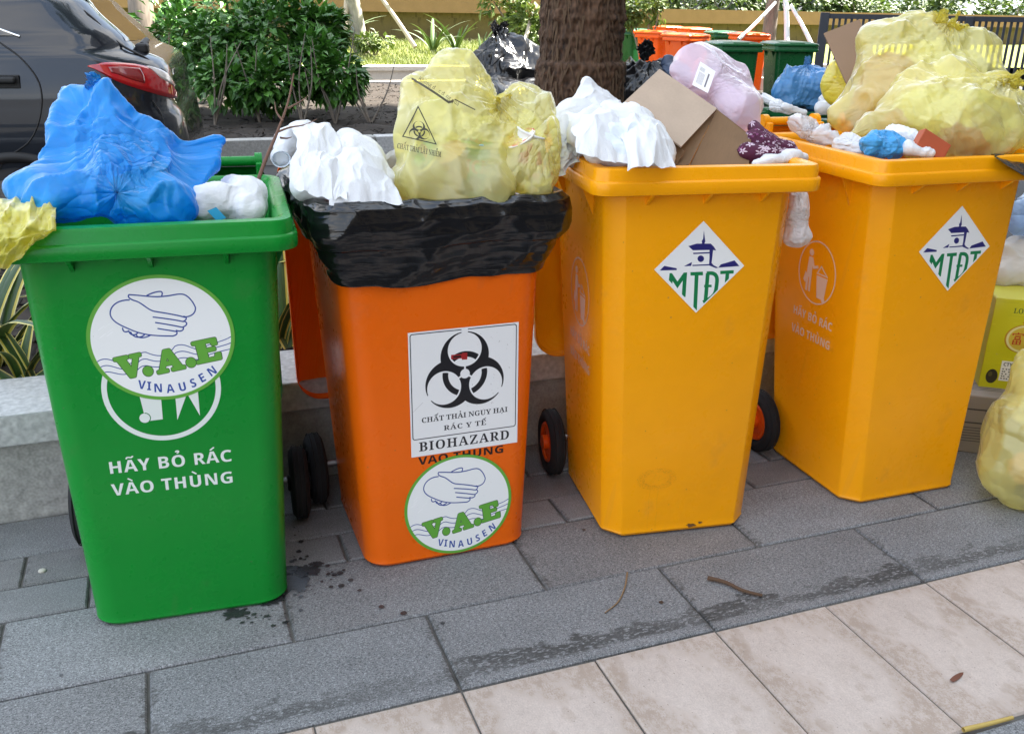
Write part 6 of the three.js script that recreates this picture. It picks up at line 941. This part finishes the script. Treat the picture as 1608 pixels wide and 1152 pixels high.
// ---------------------------------------------------------------- black bags heaped around the palm
{
  const blk = (label, px, py, D, prims, seed, K, o = {}) => { const c = at(px, py, D); return bag('black_bag', label, 'garbage bag', prims, mBlackFilm, { k: 0.12, center: c, axis: K ? K.clone().sub(c) : V(0, 1, 0), amp: 0.22, freq: 1.4, seed, stretch: 0.7, fine: 1.8, nu: 130, nv: 100, pleats: K ? 0.12 : 0, pleatN: 8, reach: 0.5, knot: K, ...o }, K ? [['ear', tail(K, V(0.1, 1, 0.1), 0.2, 0.045, 0.13, seed)]] : []); };
  const D = 13; let K = at(782, 62, D);
  blk('glossy black bag with a peaked tie, topmost left of the palm trunk', 795, 112, D, [cap(785, 110, D, 40, 805, 130, D, 52), cap(760, 105, D, 18, 800, 105, D, 40), { a: K, b: at(790, 95, D), ra: 0.07, rb: 0.3 }], 71, K);
  blk('black bag between the peaked bag and the palm trunk', 840, 105, D + 0.2, [cap(830, 92, D + .2, 18, 848, 120, D + .2, 36), cap(845, 90, D + .2, 14, 850, 110, D + .2, 30)], 73, null);
  blk('black bag low on the heap, left of the palm trunk', 770, 165, D - 0.5, [cap(755, 170, D - .5, 40, 800, 180, D - .5, 50)], 75, null);
  blk('black bag on the ground behind the palm trunk', 880, 160, D - 0.1, [cap(850, 165, D - .1, 50, 900, 170, D - .1, 50)], 76, null);
  blk('black bag with silvery creases right behind the palm trunk', 985, 120, D - 0.4, [cap(975, 118, D - .4, 18, 1000, 122, D - .4, 22), cap(965, 140, D - .4, 30, 1000, 150, D - .4, 40)], 77, null);
  blk('black bag with spiky tied neck between the palm and the box', 1025, 120, D - 0.8, [cap(1015, 120, D - .8, 24, 1040, 115, D - .8, 22), cap(1010, 145, D - .8, 36, 1045, 150, D - .8, 36)], 79, at(1012, 95, D - 0.8));
  const nb = bag('navy_bag', 'dark navy blue bag at the right end of the black bag heap', 'garbage bag', [cap(1052, 100, D - 1, 14, 1060, 120, D - 1, 26)], phys({ color: RGB(0.012, 0.025, 0.06), roughness: 0.32, bumpMap: bmFilm, bumpScale: 0.006, side: THREE.DoubleSide }), { k: 0.1, center: at(1056, 112, D - 1), amp: 0.06, freq: 3, seed: 81, nu: 100, nv: 70 });
}
// ---------------------------------------------------------------- right edge: sacks beside the fourth bin
{
  const g = thing('fruit_carton', 'yellow printed fruit carton standing behind the fourth bin at the right edge', 'carton', [0, 0, 0]);
  const tex = ctex(512, 1024, (c) => {
    c.fillStyle = '#c9c414'; c.fillRect(0, 0, 512, 1024); const r = rng(31); for (let i = 0; i < 120; i++) { c.fillStyle = `rgba(${r() > .5 ? '255,250,170' : '120,120,0'},${0.05 + 0.1 * r()})`; c.fillRect(r() * 512, r() * 1024, 10 + 90 * r(), 3 + 8 * r()); }
    const st = (x, y, sx, sy, L) => { for (const q of L) { c.beginPath(); c.moveTo(x + q[0] * sx, y + q[1] * sy); for (let i = 2; i < q.length; i += 2) c.lineTo(x + q[i] * sx, y + q[i + 1] * sy); c.stroke(); } };
    c.fillStyle = '#3d5a1d'; c.save(); c.translate(84, 104); c.scale(0.62, 1.15); viet(c, 'LONG VIỆT', 0, 0, 48, 'serif'); c.restore();
    c.strokeStyle = '#b5391f'; c.lineWidth = 6;
    st(131, 112, 52, 66, [[.5, 0, .5, .4, .1, .95], [.5, .4, .9, .95], [.2, .25, .3, .5], [.8, .25, .68, .5]]);
    st(190, 112, 52, 66, [[.05, .12, .45, .12], [.25, 0, .25, .12], [.12, .25, .38, .25], [.1, .38, .42, .38], [.12, .5, .12, .95], [.12, .5, .4, .5, .4, .95], [.12, .65, .4, .65], [.12, .8, .4, .8], [.55, .05, .55, .4, .95, .4], [.55, .2, .95, .2], [.6, .5, .95, .5, .95, .7, .6, .7, .6, .95, 1, .95], [.65, .82, .95, .82]]);
    st(249, 112, 52, 66, [[.2, .05, .8, .05, .8, .45, .2, .45, .2, .05], [.2, .25, .8, .25], [.5, .05, .5, .98], [.05, .58, .95, .58], [.5, .58, .1, .92], [.5, .58, .9, .92]]);
    c.fillStyle = '#e6dfa0'; c.beginPath(); c.ellipse(155, 300, 82, 112, 0, 0, TAU); c.fill(); c.strokeStyle = '#b98a1c'; c.lineWidth = 7; c.stroke(); c.fillStyle = '#d3b840'; c.beginPath(); c.ellipse(155, 300, 68, 92, 0, 0, TAU); c.fill();
    c.strokeStyle = '#b5301c'; c.lineWidth = 6; st(98, 250, 54, 96, [[.5, 0, .5, .1], [.08, .25, .08, .12, .92, .12, .92, .25], [.25, .25, .75, .25], [.3, .36, .7, .36, .7, .52, .3, .52, .3, .36], [.2, .62, .8, .62, .8, .98, .2, .98, .2, .62], [.5, .62, .5, .98], [.2, .8, .8, .8]]);
    st(160, 250, 54, 96, [[.2, 0, .3, .1], [.05, .2, .4, .2, .08, .6], [.24, .4, .24, 1], [.26, .48, .4, .6], [.6, .05, .48, .25], [.75, .05, .92, .25], [.7, .2, .42, .58], [.7, .2, .98, .55], [.52, .66, .86, .66, .86, .96, .52, .96, .52, .66]]);
    c.fillStyle = '#e8e6df'; c.fillRect(82, 485, 200, 160); c.fillStyle = '#2b2b28'; c.save(); c.translate(90, 525); c.scale(0.6, 1); viet(c, 'CTY TNHH', 0, 0, 38, 'sans-serif'); c.restore(); for (let i = 0; i < 5; i++) for (let x = 90; x < 270; x += 8 + 12 * r()) c.fillRect(x, 545 + i * 19, 6, 9);
    c.beginPath(); c.ellipse(50, 617, 26, 58, 0, 0, TAU); c.fillStyle = '#2d2a22'; c.fill(); c.fillStyle = '#57522f'; c.beginPath(); c.ellipse(42, 600, 9, 20, 0, 0, TAU); c.fill(); c.fillStyle = '#e8e6df'; c.fillRect(70, 890, 80, 76); c.fillStyle = '#333'; for (let i = 0; i < 9; i++) c.fillRect(76 + i * 8, 898, 4, 58);
  });
  const yaw = -0.62, w = 0.34, up = 0.43, a = at(1524, 664, 3.08);
  g.position.set(a.x - Math.sin(yaw) * 0.124, a.y, a.z - Math.cos(yaw) * 0.124); g.rotation.y = yaw;
  const fm = phys({ map: tex, roughness: 0.4 }), sm = std({ color: RGB(0.55, 0.5, 0.05), roughness: 0.6 });
  const front = new THREE.PlaneGeometry(w, up, 10, 14); { const p = front.attributes.position; for (let i = 0; i < p.count; i++) p.setZ(i, 0.006 * N3(p.getX(i) * 12, p.getY(i) * 9, 1)); front.computeVertexNormals(); } mesh('front_panel', front.translate(w / 2, up / 2, 0.124), fm, g); mesh('carton_body', new RoundedBoxGeometry(w, up, 0.24, 2, 0.008).translate(w / 2, up / 2, 0), sm, g);
  bag('white_sack', 'slack white woven sack lying on the yellow fruit carton', 'sack', [cap(1580, 400, 3.1, 20, 1640, 400, 3.15, 30), cap(1575, 430, 3.08, 22, 1650, 430, 3.1, 30), cap(1600, 385, 3.1, 14, 1650, 380, 3.1, 20)], std({ color: RGB(0.6, 0.56, 0.5), roughness: 0.8, side: THREE.DoubleSide }), { k: 0.04, center: at(1610, 415, 3.1), amp: 0.016, freq: 8, seed: 91, nu: 110, nv: 80 });
  bag('pale_blue_bag', 'pale blue plastic bag under the right rim of the fourth bin', 'garbage bag', [cap(1600, 330, 3.05, 16, 1640, 330, 3.1, 40), cap(1598, 355, 3.05, 12, 1650, 350, 3.1, 20)], mPaleBlue, { k: 0.04, center: at(1620, 335, 3.06), amp: 0.016, freq: 9, seed: 93, nu: 90, nv: 70 });
  const cz = onY(1545, 725, 0); tag(mesh('grey_carton', new RoundedBoxGeometry(0.34, 0.2, 0.26, 2, 0.006).rotateY(yaw + 0.05).translate(cz.x + 0.13, 0.1, cz.z - 0.14), std({ roughness: 0.85, map: ctex(256, 256, (c) => { c.fillStyle = '#8d8278'; c.fillRect(0, 0, 256, 256); c.strokeStyle = '#2e2a28'; c.lineWidth = 6; c.strokeRect(40, 60, 60, 60); c.beginPath(); c.moveTo(120, 70); c.lineTo(160, 90); c.lineTo(120, 115); c.stroke(); for (let i = 0; i < 6; i++) { c.fillStyle = '#4a4440'; c.fillRect(40, 140 + i * 12, 100, 4); } }) })), 'grey-brown carton on the ground under the yellow fruit carton', 'carton');
  const gp = onY(1600, 806, 0), up2 = (x, y, z) => V(gp.x + x, y, gp.z + z), S = (x0, y0, z0, r0, x1, y1, z1, r1) => ({ a: up2(x0, y0, z0), b: up2(x1, y1, z1), ra: r0, rb: r1 });
  let gb; const cc = up2(0.13, 0.2, -0.1), KK = up2(0.17, 0.5, -0.1);
  gb = bag('yellow_bag', 'yellow rubbish bag standing on the ground at the lower right edge', 'garbage bag', [S(0.03, 0.1, -0.06, 0.1, 0.25, 0.1, -0.06, 0.1), S(0.08, 0.2, -0.08, 0.125, 0.22, 0.22, -0.1, 0.13), S(0.12, 0.36, -0.1, 0.075, 0.2, 0.36, -0.1, 0.09), { a: KK, b: up2(0.15, 0.38, -0.1), ra: 0.02, rb: 0.09 }], mYellowFilm, { k: 0.08, center: cc, axis: KK.clone().sub(cc), amp: 0.022, freq: 7, seed: 95, nu: 160, nv: 130, pleats: 0.03, pleatN: 8, reach: 0.15, knot: KK, flatten: (t) => { if (t.y < 0.004) t.y = 0.004 + 0.001 * Math.sin(t.x * 50); } });
  for (const [x, y, z, r, m, l] of [[0.05, 0.12, -0.03, 0.05, std({ color: RGB(0.6, 0.33, 0.2), roughness: 0.7 }), 'peach crumpled paper'], [0.12, 0.3, -0.1, 0.09, mCloth, 'pale crumpled paper'], [0.04, 0.06, -0.03, 0.03, std({ color: RGB(0.03, 0.03, 0.02), roughness: 0.5 }), 'dark scrap']]) tag(mesh('crumpled_waste', inside(skin([{ a: up2(x, y, z), b: up2(x + 0.05, y, z), ra: r, rb: r }], { center: up2(x + 0.025, y, z), amp: 0.025, freq: 14, seed: x * 100 + 3, nu: 60, nv: 40 }), FIELD.get(gb), cc, 0.018), m), `${l} inside the yellow bag on the ground at the right edge`, 'waste');
}
// ---------------------------------------------------------------- litter on the paving
{
  const tw = std({ color: RGB(0.10, 0.055, 0.03), roughness: 0.9 }), tw2 = std({ color: RGB(0.24, 0.15, 0.075), roughness: 0.9 }), straw = std({ color: RGB(0.5, 0.36, 0.10), roughness: 0.8 });
  const g = (px, py, h) => { const p = onY(px, py, 0); p.y = h; return p; };
  tag(mesh('stick', tube([g(1111, 911, 0.008), g(1140, 918, 0.007), g(1165, 930, 0.007), g(1197, 938, 0.006)], 0.0052, 0.0034, 7, 14), tw), 'short dark stick on the grey slabs in front of the third bin', 'stick');
  tag(mesh('twig', tube([g(985, 902, 0.006), g(981, 925, 0.005), g(970, 948, 0.005), g(950, 965, 0.006)], 0.0026, 0.0014, 6, 14), tw2), 'thin curved brown twig on the grey slabs between the two middle bins', 'twig');
  tag(mesh('dry_leaf', (() => { const b = blade(0.055, 0.012, 0.1, 0.2, 6).rotateX(Math.PI / 2).rotateY(1.9); const p = g(1494, 1071, 0.004); return b.translate(p.x, p.y, p.z); })(), std({ color: RGB(0.16, 0.06, 0.035), roughness: 0.8, side: THREE.DoubleSide })), 'small reddish dry leaf on the beige tiles at the lower right', 'leaf');
  tag(mesh('bamboo_strip', tube([g(1512, 1150, 0.007), g(1550, 1141, 0.007), g(1590, 1130, 0.006)], 0.0055, 0.004, 6, 8), straw), 'straw-coloured strip lying along the tile edge in the lower right corner', 'strip');
  tag(mesh('pebble', new THREE.DodecahedronGeometry(0.008, 1).scale(1.2, 0.7, 1).translate(...g(66, 898, 0.004).toArray()), std({ color: RGB(0.5, 0.47, 0.4), roughness: 0.9 })), 'small pale pebble on the paving left of the green bin', 'pebble');
}

renderer.render(scene, camera);
